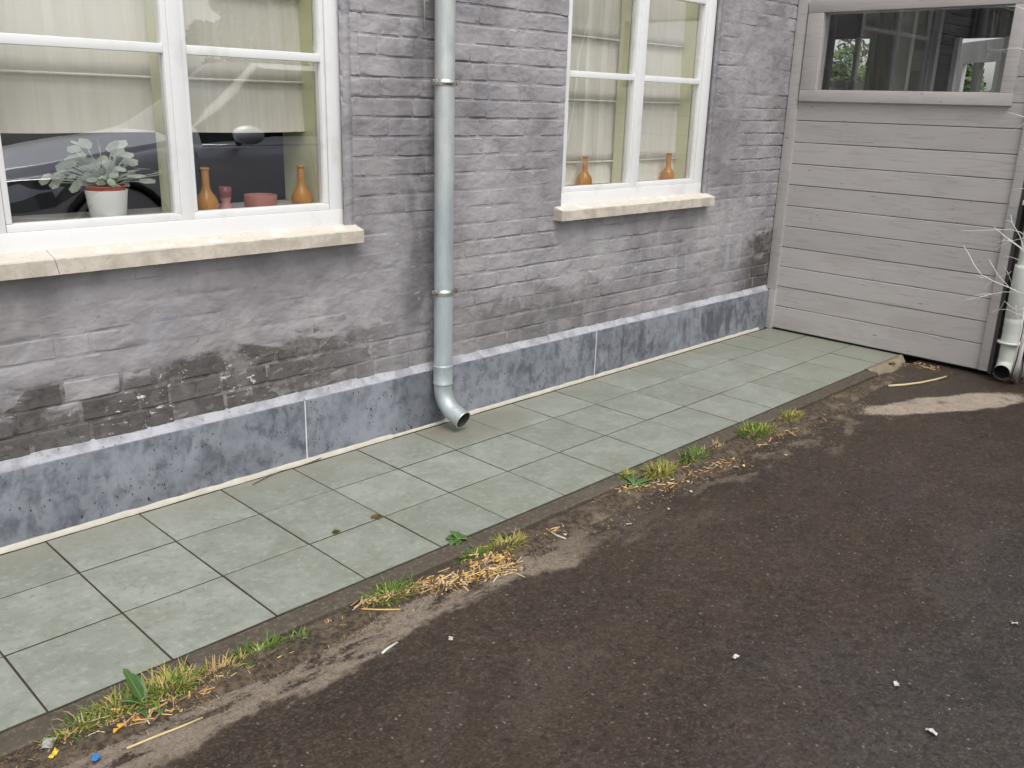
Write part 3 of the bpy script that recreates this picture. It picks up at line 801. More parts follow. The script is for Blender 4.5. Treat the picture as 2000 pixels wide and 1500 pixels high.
# dark rooms behind the windows
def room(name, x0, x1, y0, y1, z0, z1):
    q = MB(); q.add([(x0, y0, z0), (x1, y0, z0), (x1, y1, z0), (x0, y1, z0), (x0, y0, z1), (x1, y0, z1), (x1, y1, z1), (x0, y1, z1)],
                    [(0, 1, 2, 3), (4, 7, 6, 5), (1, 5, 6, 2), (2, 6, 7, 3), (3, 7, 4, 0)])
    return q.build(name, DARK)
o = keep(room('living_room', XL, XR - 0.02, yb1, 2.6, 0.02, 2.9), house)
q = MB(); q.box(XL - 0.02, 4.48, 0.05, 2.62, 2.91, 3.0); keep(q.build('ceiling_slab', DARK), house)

# ---------------------------------------------------------------- things on the window ledges
def lathe_obj(name, prof, mat, parent, c=(0, 0, 0), n=28):
    q = MB(); q.lathe(prof, c, n); return keep(q.build(name, mat, smooth=True), parent)
def bottle(x, y, h, label):
    s = h / 0.145
    r = thing('glass_bottle', label, 'bottle', (x, y, 0.973), 'amber glass bottles on the window ledges')
    prof = [(0, .001), (.035, .001), (.0375, .005), (.0385, .02), (.0375, .036), (.032, .050), (.022, .062), (.0155, .074), (.0135, .092), (.0130, .138), (.0135, .141), (.0135, .145), (.0125, .145), (.0105, .14), (.0105, .08), (.026, .05), (.034, .03), (.034, .006), (0, .004)]
    lathe_obj('body', [(a * s, b * s) for a, b in prof[:10]] + [(a * s, b * s) for a, b in prof[13:]], AMBER, r, (x, y, 0.973))
    lathe_obj('rim', [(a * s, b * s) for a, b in ((.0130, .137), (.0172, .139), (.0172, .145), (.0115, .1455), (.011, .137))], AMBER, r, (x, y, 0.973), 20)
    return r
bottle(0.700, 0.135, 0.150, 'amber bottle partly hidden by the white mullion beside a red candle glass')
bottle(1.083, 0.135, 0.147, 'amber bottle at the right end of the left window ledge beside the pink bowl')
bottle(2.722, 0.135, 0.147, 'amber bottle in the left pane of the right window')
bottle(3.434, 0.135, 0.147, 'amber bottle in the right pane of the right window')
r = thing('candle_glass', 'small dark red candle glass between an amber bottle and the pink bowl', 'candle holder', (0.772, 0.135, 0.973))
lathe_obj('cup', [(.020, .045), (.021, .06), (.0215, .083), (.019, .083), (.018, .05), (0, .046)], REDG, r, (0.772, 0.135, 0.973))
lathe_obj('foot', [(0, .001), (.026, .001), (.024, .012), (.014, .026), (.018, .04), (.0205, .046)], simple('pink cut glass', (0.50, 0.25, 0.25), 0.15), r, (0.772, 0.135, 0.973))
r = thing('ceramic_bowl', 'low dusty pink ceramic bowl on the left window ledge', 'bowl', (0.912, 0.14, 0.973))
lathe_obj('bowl', [(0, .001), (.054, .001), (.0575, .006), (.0585, .045), (.057, .048), (.055, .045), (.054, .008), (0, .006)], PINK, r, (0.912, 0.14, 0.973), 36)
# potted plant
px, py = 0.366, 0.15
r = thing('potted_plant', 'pale leafy houseplant in a white pot with a red rim', 'plant', (px, py, 0.973))
lathe_obj('pot', [(0, .001), (.052, .001), (.055, .01), (.0645, .088), (.0625, .09), (.058, .085), (.05, .02), (0, .018)], POTW, r, (px, py, 0.973), 36)
lathe_obj('inner_pot', [(.057, .07), (.0585, .098), (.061, .101), (.058, .104), (.055, .098), (.05, .07)], POTR, r, (px, py, 0.973), 36)
lathe_obj('soil', [(0, .09), (.055, .088)], SOIL, r, (px, py, 0.973))
rr = random.Random(12)
for i in range(85):
    a = rr.uniform(0, 2 * math.pi); ln = rr.uniform(0.05, 0.165); up = rr.uniform(0.15, 1.2)
    d = Vector((math.cos(a) * math.cos(up) * 1.25, math.sin(a) * math.cos(up) * 0.35, math.sin(up)))
    base = Vector((px, py, 0.973 + 0.09)); tip = base + d * ln
    q = MB()
    n = rr.uniform(0.012, 0.028); side = Vector((d.y, -d.x, 0.2)).normalized().cross(d).normalized() if rr.random() < .5 else Vector((1, 0, rr.uniform(-.4, .4))).normalized()
    f = (d + Vector((0, 0, -0.6))).normalized()
    c = tip; pts = [c - f * n, c - f * n * .3 + side * n * .8, c + f * n * .5 + side * n * .75, c + f * n * 1.1, c + f * n * .5 - side * n * .75, c - f * n * .3 - side * n * .8]
    ctr = c + Vector((0, 0, -0.003)); q.add(pts + [ctr], [(0, 1, 6), (1, 2, 6), (2, 3, 6), (3, 4, 6), (4, 5, 6), (5, 0, 6)])
    q.tube([base, (base + tip) / 2 + Vector((0, 0, .01)), tip], 0.0014, 4)
    keep(q.build('leaf', LEAFP, smooth=True), r)

# ---------------------------------------------------------------- zinc rain pipe on the brick wall
PY, PR = -0.034, 0.0400; PX = at(867, 420, y=PY).x
pipe = thing('downpipe', 'grey zinc rain pipe with a curved outlet between the two windows', 'downpipe', (PX, PY, 0))
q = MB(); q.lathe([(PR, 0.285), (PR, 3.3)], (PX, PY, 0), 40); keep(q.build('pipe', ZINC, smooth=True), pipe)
q = MB(); q.lathe([(PR + .0005, 0.285), (PR + .003, 0.284), (PR + .003, 0.276), (PR + .0015, 0.272), (PR + .0015, 0.205), (PR + .0035, 0.203), (PR + .0035, 0.198), (PR + .001, 0.196)], (PX, PY, 0), 40)
keep(q.build('sleeve', ZINC, smooth=True), pipe)
RB = 0.112; A1 = math.radians(68)
dirv = Vector((0.10, -0.995, 0)).normalized()
c0 = Vector((PX, PY, 0.182))
pts = [c0 + Vector((0, 0, 0.045)), c0 + Vector((0, 0, 0.02))]
for i in range(15):
    a = A1 * i / 14; pts.append(c0 + dirv * (RB * (1 - math.cos(a))) + Vector((0, 0, -RB * math.sin(a))))
te = dirv * math.sin(A1) + Vector((0, 0, -math.cos(A1)))
pts.append(pts[-1] + te * 0.055)
q = MB(); q.tube(pts, [PR] * len(pts), 40, caps=False); keep(q.build('outlet_bend', ZINC, smooth=True), pipe)
q = MB(); e0 = pts[-1]
_a = te.orthogonal().normalized(); _b = te.cross(_a); vs = []; fs = []
for r_, o_ in ((PR + .0004, -.006), (PR + .0018, -.004), (PR + .0018, .0005), (PR - .0015, .001), (PR - .002, -.006)):
    vs += [e0 + te * o_ + (_a * math.cos(k * math.pi / 20) + _b * math.sin(k * math.pi / 20)) * r_ for k in range(40)]
for i in range(4):
    for k in range(40): fs.append((i * 40 + k, i * 40 + (k + 1) % 40, (i + 1) * 40 + (k + 1) % 40, (i + 1) * 40 + k))
q.add(vs, fs)
keep(q.build('outlet_rim', simple('zinc edge', (0.7, 0.7, 0.68), 0.35, 0.8), smooth=True), pipe)
q = MB(); q.tube(pts[3:] , [PR - .002] * (len(pts) - 3), 32, caps=False); keep(q.build('outlet_shade_lining', PIPE_SHADE, smooth=True), pipe)
def bracket(zc):
    b = MB(); b.lathe([(PR + .001, zc - .012), (PR + .0035, zc - .011), (PR + .0035, zc - .004), (PR + .005, zc - .002), (PR + .005, zc + .002), (PR + .0035, zc + .004), (PR + .0035, zc + .011), (PR + .001, zc + .012)], (PX, PY, 0), 36)
    o = keep(b.build('bracket', STEEL, smooth=True), pipe)
    for sx in (-1, 1):
        b = MB(); x0 = PX + sx * (PR + .003); x1 = PX + sx * (PR + .026)
        b.box(min(x0, x1), max(x0, x1), PY + .002, PY + .006, zc - .011, zc + .011, .001)
        b.box(min(x0, x1), max(x0, x1), PY - .006, PY - .002, zc - .011, zc + .011, .001)
        e = b.build('lug', STEEL); e.parent = o
        b = MB(); xm = PX + sx * (PR + .017); b.tube([(xm, PY - .018, zc), (xm, PY + .014, zc)], .0045, 8); b.tube([(xm, PY - .017, zc), (xm, PY - .011, zc)], .0085, 6)
        e = b.build('bolt', STEEL); e.parent = o
    b = MB(); b.tube([(PX, PY + PR, zc), (PX, YB + .01, zc)], .006, 8); e = b.build('wall_pin', STEEL); e.parent = o
bracket(1.432); bracket(0.600)
q = MB(); q.tube([(PX - PR - .012, YB - .006, 1.63), (PX - PR - .011, YB - .008, 1.8), (PX - PR - .014, YB - .007, 2.1), (PX - PR - .012, YB - .007, 2.7)], .0022, 6)
tag(q.build('cable', PVC, smooth=True), 'thin pale cable running up the wall just left of the zinc pipe', 'cable')

# ---------------------------------------------------------------- shed
SX = 4.5
shed = thing('wooden_shed', 'grey washed timber shed front with horizontal planks and a wide window', 'shed', (SX, -0.7, 0))
zj = [0.008, 0.153, 0.281, 0.409, 0.534, 0.665, 0.793, 0.922, 1.048, 1.177, 1.306, 1.434, 1.562, 1.69, 1.82, 1.95, 2.08, 2.21, 2.34]
rr = random.Random(8)
for k in range(len(zj) - 1):
    a, b = zj[k], zj[k + 1]
    ya, yb = -1.322, -0.030
    if a > 1.40 and b < 1.98: yb = -1.19
    q = MB(); g_ = 0.0017; x = SX + rr.uniform(-.0012, .0012)
    n = 10; vs = []; fs = []
    for i in range(n + 1):
        y = ya + (yb - ya) * i / n; e = 0.0012 * mnoise.noise(Vector((y * 4, k, 0)))
        vs += [(x + .018, y, a - .004), (x + .012, y, a + g_), (x + .001, y, a + g_ + e), (x - .0005, y, a + g_ + .003 + e), (x - .0005 + e, y, (a + b) / 2), (x, y, b - g_ - .003 + e), (x + .002, y, b - g_ + e), (x + .012, y, b - g_)]
    for i in range(n):
        for j in range(7): fs.append((i * 8 + j, i * 8 + j + 1, (i + 1) * 8 + j + 1, (i + 1) * 8 + j))
    q.add(vs, fs); keep(recentre(q.build('plank', PLANK, auto=0.12)), shed)
q = MB(); q.box(SX + .0125, SX + .05, -1.33, 0.03, 0.0, 1.45); q.box(SX + .0125, SX + .05, -1.33, 0.03, 1.945, 2.36)
q.box(SX + .0125, SX + .05, -1.33, -1.195, 1.45, 1.945); q.box(SX + .0125, SX + .05, -0.13, 0.03, 1.45, 1.945)
keep(q.build('backing', simple('gap shade backing', (0.03, 0.028, 0.026), 0.9)), shed)  # near-black colour stands in for the shade between the planks
q = MB(); q.box(SX - .016, SX + .012, -0.036, 0.030, 0.258, 2.36, .002); q.box(SX - .016, SX + .012, -0.036, 0.0085, 0.0, 0.2575, .002)
keep(q.build('corner_trim', PLANK, auto=0.8), shed)
q = MB(); q.box(SX - .020, SX + .02, -1.366, -1.317, 0.012, 2.36, .002); keep(q.build('corner_board', PLANK, auto=0.8), shed)
q = MB(); q.box(SX - .012, SX + .11, -1.385, -1.3665, 0.0, 2.36); keep(q.build('return_board', simple('dark side board', (0.06, 0.055, 0.05), 0.8)), shed)
# shed window
ws = bpy.data.objects.new('window', None); COL.objects.link(ws); ws.location = (SX, -0.67, 1.42); keep(ws, shed)
def wadd(o): o.parent = ws; o.matrix_parent_inverse = Matrix.Translation(ws.location).inverted(); return o
oy0, oy1, gy0, gy1 = -1.238, -0.046, -1.176, -0.145
for (a, b, c, d) in ((oy0, oy1, 1.418, 1.483), (oy0, oy1, 1.913, 1.978)):
    q = MB(); q.box(SX - .026, SX + .03, a, b, c, d, .003); wadd(q.build('casing_rail', PLANK, auto=0.8))
for (a, b) in ((oy0, gy0), (gy1, oy1)):
    q = MB(); q.box(SX - .0255, SX + .03, a, b, 1.4832, 1.9128, .003); wadd(q.build('casing_stile', PLANK, auto=0.8))
q = MB(); q.box(SX + .008, SX + .012, gy0 - .002, gy1 + .002, 1.48, 1.915); wadd(q.build('pane', GLASS2))
q = MB()
q.box(SX + .013, SX + .05, gy0 - .01, gy0 + .004, 1.48, 1.915); q.box(SX + .013, SX + .05, gy1 - .004, gy1 + .01, 1.48, 1.915)
q.box(SX + .013, SX + .05, gy0, gy1, 1.47, 1.486); q.box(SX + .013, SX + .05, gy0, gy1, 1.905, 1.92); wadd(q.build('inner_frame', PLANK))
XB_ = 6.6
# fascia above the window
q = MB(); q.box(SX - .03, SX + .0, -1.37, 0.03, 2.36, 2.5); keep(q.build('fascia', PLANK), shed)
q = MB(); q.box(SX - .04, XB_ + .1, -1.5, 3.0, 2.5, 2.56); keep(q.build('roof', simple('bitumen roof', (0.05, 0.05, 0.05), 0.9)), shed)

# inside of the shed: floor, dim walls with glazed openings to the garden behind
INT = simple('dim grey lining', (0.10, 0.10, 0.098), 0.8, var=0.15, sc=3); INTP = simple('grey post', (0.5, 0.5, 0.48), 0.7, var=0.1)
XB = 6.6
def on_back(u, v, x=XB): p_ = at(u, v, x=x); return p_.y, p_.z
lw0, lz1 = on_back(1617, 76); lw1, _ = on_back(1699, 76); rz0 = 1.0
rw0, rz1 = on_back(1864, 74); rw1, _ = on_back(1966, 74)
la, lb = max(lw0, lw1), min(lw0, lw1); ra, rb = max(rw0, rw1), min(rw0, rw1)
q = MB()
q.box(XB, XB + .1, la, 3.0, 0.02, 2.5); q.box(XB, XB + .1, ra, lb, 0.02, 2.5); q.box(XB, XB + .1, -1.5, rb, 0.02, 2.5)
q.box(XB, XB + .1, lb, la, 0.02, 1.3); q.box(XB, XB + .1, lb, la, lz1, 2.5)
q.box(XB, XB + .1, rb, ra, 0.02, 1.0); q.box(XB, XB + .1, rb, ra, rz1, 2.5)
keep(q.build('back_wall', simple('dark shed wall', (0.055, 0.053, 0.050), 0.8)), shed)
for bx_ in ((SX + .06, XB, 2.9, 3.0, 0, 1.0), (SX + .06, XB, -1.52, -1.42, 0, 1.1), (SX + .06, XB, -1.52, -1.42, 2.3, 2.5), (SX + .05, XB, -1.42, 2.9, 0.0, 0.03), (SX + .06, SX + .1, 0.31, 2.9, 0.03, 2.5)):  # side walls cut away so that sky light brightens the room
    q = MB(); q.box(*bx_); keep(q.build('side_wall', INT), shed)
def post(u0, u1, x, v0=20, v1=185, mat=INTP, z0=0.02, z1=2.5, name='post', th=.06):
    a = at(u0, 100, x=x).y; b = at(u1, 100, x=x).y
    q = MB(); q.box(x, x + th, min(a, b), max(a, b), z0, z1); keep(q.build(name, mat), shed)
post(1668, 1674, XB - .05, name='window_bar', z0=1.3, z1=lz1)
CUR = simple('grey curtain', (0.45, 0.46, 0.45), 0.9, var=0.2, sc=5)
def curtain(u0, u1, x, folds):
    a = at(u0, 100, x=x).y; b = at(u1, 100, x=x).y; q = MB(); n = 40; vs = []
    for i in range(n + 1):
        y = a + (b - a) * i / n; xx = x + 0.03 * math.sin(i / n * folds * 6.28) + .01 * math.sin(i * 1.3)
        vs += [(xx, y, 0.4), (xx, y, 2.4)]
    q.add(vs, [(2 * i, 2 * i + 1, 2 * i + 3, 2 * i + 2) for i in range(n)]); keep(q.build('curtain', CUR, smooth=True), shed)
curtain(1606, 1628, XB - .25, 2); curtain(1700, 1758, XB - .3, 4)
post(1757, 1777, XB - .6, mat=simple('pale grey post', (0.7, 0.7, 0.67), 0.7)); post(1777, 1812, XB - .45, mat=simple('grey door', (0.38, 0.39, 0.38), 0.6), name='inner_door'); post(1818, 1828, XB - .5)
p1 = at(1792, 118, x=XB - .47); q = MB(); q.box(XB - .475, XB - .455, p1.y - .035, p1.y + .035, p1.z - .07, p1.z + .07, .004)
sw = keep(q.build('light_switch', simple('white switch', (0.6, 0.6, 0.57), 0.4)), shed)
# bright opening with a white casement standing half open
WF = simple('white inner frame', (0.85, 0.85, 0.81), 0.5)
post(1862, 1871, XB - .04, mat=WF, name='window_jamb', z0=1.0, z1=rz1); post(1958, 1966, XB - .04, mat=WF, name='window_jamb', z0=1.0, z1=rz1)
A = at(1880, 84, x=XB + .62); B = at(1953, 110, x=XB + .18)
Bz = B.z; zt = A.z
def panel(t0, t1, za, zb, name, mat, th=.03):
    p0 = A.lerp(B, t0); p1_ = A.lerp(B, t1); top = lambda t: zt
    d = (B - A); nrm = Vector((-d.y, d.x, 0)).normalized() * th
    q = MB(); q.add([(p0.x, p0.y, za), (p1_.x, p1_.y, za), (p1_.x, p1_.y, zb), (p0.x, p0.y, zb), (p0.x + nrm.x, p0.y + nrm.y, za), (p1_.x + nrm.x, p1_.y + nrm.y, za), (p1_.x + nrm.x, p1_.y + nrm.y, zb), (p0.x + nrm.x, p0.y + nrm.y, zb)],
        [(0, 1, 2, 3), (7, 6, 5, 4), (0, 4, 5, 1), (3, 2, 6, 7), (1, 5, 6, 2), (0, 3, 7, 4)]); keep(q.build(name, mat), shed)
panel(-0.02, 1.12, zt - .16, zt, 'casement_rail', WF); panel(0.0, 0.12, 0.9, zt - .16, 'casement_stile', WF)
panel(0.40, 0.56, 0.9, zt - .16, 'casement_stile', simple('shaded frame', (0.20, 0.19, 0.17), 0.6)); panel(0.93, 1.1, 0.9, zt - .16, 'casement_stile', WF)  # middle stile: frame in a darker copy, shade put into its colour
for (u, vt) in ((1640, 158), (1672, 160)):
    pp = at(u, vt, x=XB - .1); q = MB(); q.lathe([(0, 1.3), (.05, 1.3), (.065, pp.z), (0, pp.z)], (pp.x, pp.y, 0), 16)
    tag(q.build('flower_pot', simple('white flower pot', (0.7, 0.7, 0.68), 0.5), smooth=True), 'white flower pot seen through the shed window, %s of two' % ('left' if u < 1650 else 'right'), 'flower pot', 'white pots behind the shed window')

# ---------------------------------------------------------------- right-hand wall edge, plastic pipe
q = MB(); q.box(4.56, 4.85, -2.6, -1.386, 0.0, 2.5); 
tag(q.build('garden_wall', simple('greenish rendered wall', (0.16, 0.17, 0.145), 0.85, var=0.3, sc=12, bump=0.5)), 'greenish grey rendered wall behind the plastic pipe at the right edge', 'wall')
QX, QY = 4.475, -1.452
pp = thing('plastic_downpipe', 'pale grey plastic rain pipe with a round outlet at the shed corner', 'downpipe', (QX, QY, 0))
q = MB(); q.lathe([(.036, 0.60), (.036, 2.5)], (QX, QY, 0), 28); keep(q.build('upper_pipe', PVC, smooth=True), pp)
q = MB(); q.lathe([(.037, .62), (.046, .62), (.047, .60), (.047, .34), (.044, .335), (.046, .33), (.046, .30), (.0445, .29), (.0445, .26)], (QX, QY, 0), 28); keep(q.build('socket', PVC, smooth=True), pp)
q = MB(); q.lathe([(.043, .205), (.060, .203), (.062, .198), (.060, .192), (.043, .190)], (QX, QY, 0), 28); keep(q.build('collar', PVC, smooth=True), pp)
q = MB(); q.lathe([(.043, .27), (.045, .206)], (QX, QY, 0), 28); q.lathe([(.040, .191), (.040, .10)], (QX, QY, 0), 28); keep(q.build('lower_pipe', PVC, smooth=True), pp)
d2 = Vector((-0.92, -0.1, 0)).normalized(); c0 = Vector((QX, QY, 0.100)); pts = [c0 + Vector((0, 0, .01))]
for i in range(11):
    a = math.radians(80) * i / 10; pts.append(c0 + d2 * (0.05 * (1 - math.cos(a))) + Vector((0, 0, -0.05 * math.sin(a))))
te = d2 * math.sin(math.radians(80)) + Vector((0, 0, -math.cos(math.radians(80)))); pts.append(pts[-1] + te * 0.035)
q = MB(); q.tube(pts, [.041] * len(pts), 28, caps=False); keep(q.build('outlet', PVC, smooth=True), pp)
q = MB(); q.tube(pts[2:], [.0385] * (len(pts) - 2), 24, caps=False); keep(q.build('outlet_shade_lining', simple('shaded pipe inside', (0.02, 0.018, 0.016), 0.8), smooth=True), pp)  # inner tube coloured near black as the shade in the mouth
q = MB(); q.box(QX - .055, QX + .08, QY - .055, QY + .055, 0.93, 0.955, .004); keep(q.build('bracket', PVC), pp)

# ---------------------------------------------------------------- white bare shrub by the pipe
BR = simple('whitewashed bare twig', (0.82, 0.80, 0.77), 0.7, var=0.1)
bush = thing('bare_shrub', 'leafless whitewashed shrub in front of the plastic pipe at the right edge', 'shrub', tuple(at(1985, 747, z=0)))
polys = [([(1984, 747), (1990, 705), (1999, 655), (2010, 600), (2012, 540)], 4.30, .011), ([(1978, 744), (1987, 712), (2001, 668), (2015, 600)], 4.28, .010), ([(1972, 742), (1983, 700), (1996, 640), (2006, 560)], 4.27, .005),
 ([(2004, 578), (1974, 563), (1940, 549), (1917, 537), (1902, 516), (1890, 492), (1882, 480)], 4.30, .0026), ([(1920, 543), (1904, 536)], 4.30, .0018),
 ([(1938, 549), (1927, 558), (1926, 573)], 4.30, .0013), ([(1970, 560), (1949, 537), (1938, 518), (1932, 506)], 4.30, .002), ([(1950, 543), (1966, 536), (1976, 530)], 4.30, .0012), ([(1976, 555), (1970, 536), (1962, 520)], 4.3, .001),
 ([(2003, 505), (1998, 480), (1992, 461), (1977, 435), (1974, 420)], 4.28, .0022), ([(1977, 435), (1970, 431), (1962, 430)], 4.28, .0014),
 ([(2006, 462), (1992, 453), (1974, 448), (1940, 449), (1895, 451), (1867, 449)], 4.28, .0018), ([(2002, 495), (1991, 483), (1973, 470), (1953, 453), (1941, 443)], 4.27, .0022),
 ([(2000, 488), (1986, 478), (1970, 466), (1955, 457)], 4.25, .0018), ([(1974, 470), (1961, 469), (1950, 472), (1940, 474)], 4.27, .0016), ([(1964, 464), (1960, 468), (1961, 475)], 4.27, .0012),
 ([(2002, 464), (1991, 467), (1978, 470), (1967, 474), (1955, 480), (1946, 487)], 4.29, .0013), ([(1990, 508), (1978, 503), (1962, 499)], 4.26, .0012),
 ([(2006, 576), (1990, 571), (1960, 570), (1925, 577), (1898, 584), (1881, 587)], 4.30, .0020), ([(1928, 577), (1915, 581), (1896, 599)], 4.30, .0014), ([(1940, 574), (1918, 574), (1900, 580), (1886, 584)], 4.29, .0014), ([(1955, 571), (1950, 575), (1936, 577)], 4.3, .001),
 ([(2006, 600), (1988, 606), (1975, 600), (1962, 588), (1955, 600), (1948, 612)], 4.31, .0016), ([(1990, 606), (1984, 597), (1990, 592), (1995, 600), (1988, 609)], 4.31, .0014), ([(2004, 618), (1984, 612), (1966, 604), (1946, 605), (1936, 611)], 4.31, .0014), ([(1996, 640), (1985, 612), (1984, 596)], 4.31, .0013),
 ([(2012, 20), (1995, 16), (1985, 12), (1968, 13)], 4.2, .0016), ([(2012, 104), (1992, 94), (1975, 94), (1953, 98)], 4.2, .0016), ([(2010, 231), (1985, 224), (1965, 218)], 4.2, .0014), ([(2008, 236), (1992, 247), (1980, 254)], 4.2, .0012), ([(2010, 367), (1988, 369), (1970, 372)], 4.22, .0012), ([(2008, 292), (1999, 290), (1997, 296)], 4.2, .0012),
 ([(1992, 742), (1995, 700), (2003, 660)], 4.36, .005), ([(1999, 746), (2000, 715), (2006, 670)], 4.36, .005), ([(2012, 540), (2016, 400), (2014, 250), (2020, 100), (2016, -20)], 4.25, .006)]
rr = random.Random(2)
for pl, x, r_ in polys:
    pts = []
    for i, (u, v) in enumerate(pl):
        pts.append(at(u, v, x=x + 0.012 * i * (1 if rr.random() < .5 else -1) * .3))
    if pl[0][1] > 735: pts[0] = at(pl[0][0], pl[0][1], z=-0.012)
    q = MB(); q.tube(pts, [r_ * (1 - .45 * i / max(1, len(pts) - 1)) for i in range(len(pts))], 6); keep(q.build('branch', BR, smooth=True), bush)

# ---------------------------------------------------------------- plants and litter along the kerb
def gz(p): return asph_z(p.x, p.y) if p.y < -0.955 else 0.0
GR1 = blade_material('fresh grass blades', (0.05, 0.12, 0.015), (0.17, 0.27, 0.045), 0.12)
GR2 = blade_material('yellowing grass blades', (0.13, 0.19, 0.03), (0.38, 0.35, 0.08), 0.25)
GR3 = blade_material('dry straw blades', (0.30, 0.20, 0.09), (0.52, 0.38, 0.19), 0.3)
MOSS = blade_material('dry moss', (0.10, 0.085, 0.02), (0.26, 0.16, 0.04), 0.1)
ROOT = blade_material('dead roots', (0.085, 0.05, 0.028), (0.24, 0.15, 0.09), 0.12)
LEAF = simple('rosette leaf', (0.055, 0.125, 0.028), 0.45, var=0.35, sc=25)
VEIN = simple('leaf rib', (0.22, 0.30, 0.12), 0.5)
def blade(q, b, d, ln, w, curl, seg=3):
    side = Vector((-d.y, d.x, 0)); side = side.normalized() if side.length > 1e-5 else Vector((1, 0, 0))
    pts = []; p = b.copy(); v = d.copy()
    vs = []
    for i in range(seg + 1):
        t = i / seg; ww = w * (1 - t) ** 0.7 + 0.0002
        vs += [p - side * ww, p + side * ww]
        p = p + v * (ln / seg); v = (v + Vector((d.x * .5, d.y * .5, -1)) * curl).normalized()
    q.add(vs, [(2 * i, 2 * i + 1, 2 * i + 3, 2 * i + 2) for i in range(seg)])
def tuft(u, v, rad, h, n, mat, label, seed, name='grass_tuft', cat='grass tuft', wide=1.6, wd=.0016, group=None):
    c = at(u, v, z=-0.006); rr = random.Random(seed); q = MB()
    for i in range(int(n * 2.4)):
        a = rr.uniform(0, 6.283); rad_ = rad * 1.3 * rr.random() ** 0.6
        b = Vector((c.x + math.cos(a) * rad_ * wide, c.y + math.sin(a) * rad_ * 0.7, 0)); b.z = gz(b) - .002
        an = a + rr.uniform(-1.3, 1.3); el = rr.uniform(0.1, 1.4)
        d = Vector((math.cos(an) * math.cos(el), math.sin(an) * math.cos(el), math.sin(el)))
        blade(q, b, d, h * rr.uniform(.3, 1.05), wd * rr.uniform(.5, 1.5), rr.uniform(.1, .9))
    o = q.build(name, mat, smooth=True); recentre(o, (c.x, c.y, gz(c)))
    return tag(o, label, cat, group)
TG = 'grass tufts growing along the kerb'
tuft(158, 1420, .030, .045, 120, GR1, 'green grass tuft near the bottom left corner above the blue scrap', 1, group=TG)
tuft(200, 1400, .025, .040, 70, GR2, 'yellowing grass tuft right of the bottom left green tuft', 2, group=TG)
tuft(240, 1378, .035, .050, 150, GR2, 'yellow green grass tuft just left of the large rosette weed', 3, group=TG)
tuft(322, 1345, .040, .055, 210, GR2, 'bushy yellow green grass tuft just right of the large rosette weed', 4, group=TG)
tuft(350, 1335, .028, .045, 90, GR1, 'small green grass tuft behind the bushy yellow green one', 5, group=TG)
tuft(432, 1305, .030, .045, 110, GR3, 'straw coloured dry grass tuft beside the bent white stalk', 6, group=TG)
tuft(504, 1272, .034, .050, 170, GR1, 'green grass tuft touching the kerb below the second tile from the left', 7, group=TG)
tuft(572, 1250, .022, .035, 80, GR1, 'small green tuft with a yellow leaf right of the bent stalk', 8, group=TG)
tuft(762, 1158, .038, .050, 190, GR1, 'green grass tuft at the left end of the straw heap', 9, group=TG)
tuft(925, 1082, .026, .035, 110, GR1, 'low dark green tuft behind the straw heap', 10, group=TG)
tuft(988, 1062, .036, .055, 170, GR2, 'spiky yellow green tuft at the right end of the straw heap', 11, group=TG)
tuft(1290, 920, .040, .055, 220, GR2, 'golden yellow tuft between the low rosette weed and a dark green tuft', 12, group=TG)
tuft(1355, 892, .040, .050, 220, GR1, 'dark green tuft right of the golden yellow tuft', 13, group=TG)
tuft(1470, 845, .050, .055, 260, GR1, 'large bright green tuft in the middle of the far kerb', 14, group=TG)
tuft(1490, 838, .045, .045, 140, GR2, 'yellow green grass mixed into the right side of the large far tuft', 15, group=TG)
tuft(1545, 812, .042, .045, 160, GR2, 'pale tuft above the large bright green tuft at the far kerb', 16, group=TG)
tuft(1640, 776, .028, .030, 60, GR2, 'farthest small tuft on the bare dirt near the shed', 17, group=TG)
tuft(118, 1440, .022, .030, 60, GR3, 'small dry tuft in front of the kerb nearest the bottom left corner', 19, group=TG)
tuft(1225, 930, .022, .035, 60, GR2, 'thin yellowing grass tuft directly behind the low rosette weed', 20, group=TG)
tuft(1400, 872, .024, .032, 60, GR3, 'low straw coloured tuft between the dark green tuft and the large bright one', 21, group=TG)
tuft(640, 1222, .024, .022, 60, GR3, 'low brown dried tuft halfway between the small green tuft and the straw heap', 22, group=TG)
tuft(1740, 712, .018, .018, 90, MOSS, 'dark moss cushion on the broken end of the pavement', 18, 'moss', 'moss')
def moss(u, v, rad, label, seed, green):
    c = at(u, v, z=0.0); rr = random.Random(seed); q = MB()
    for i in range(240):
        a = rr.uniform(0, 6.283); r_ = rad * rr.random() ** .5
        b = Vector((c.x + math.cos(a) * r_ * 1.1, c.y + math.sin(a) * r_ * .75, .0005 + .006 * (1 - r_ / rad)))
        an = rr.uniform(0, 6.283); el = rr.uniform(.1, 1.2); d = Vector((math.cos(an) * math.cos(el), math.sin(an) * math.cos(el), math.sin(el)))
        blade(q, b, d, rr.uniform(.004, .009), .0009, .3, 2)
    o = q.build('moss', green, smooth=False); recentre(o, c); tag(o, label, 'moss')
moss(735, 1010, .019, 'rusty brown moss cushion on a tile crossing', 31, MOSS)
moss(656, 1040, .011, 'smaller olive moss spot in the tile joint', 32, blade_material('olive moss', (0.08, 0.085, 0.02), (0.2, 0.17, 0.05), .05))

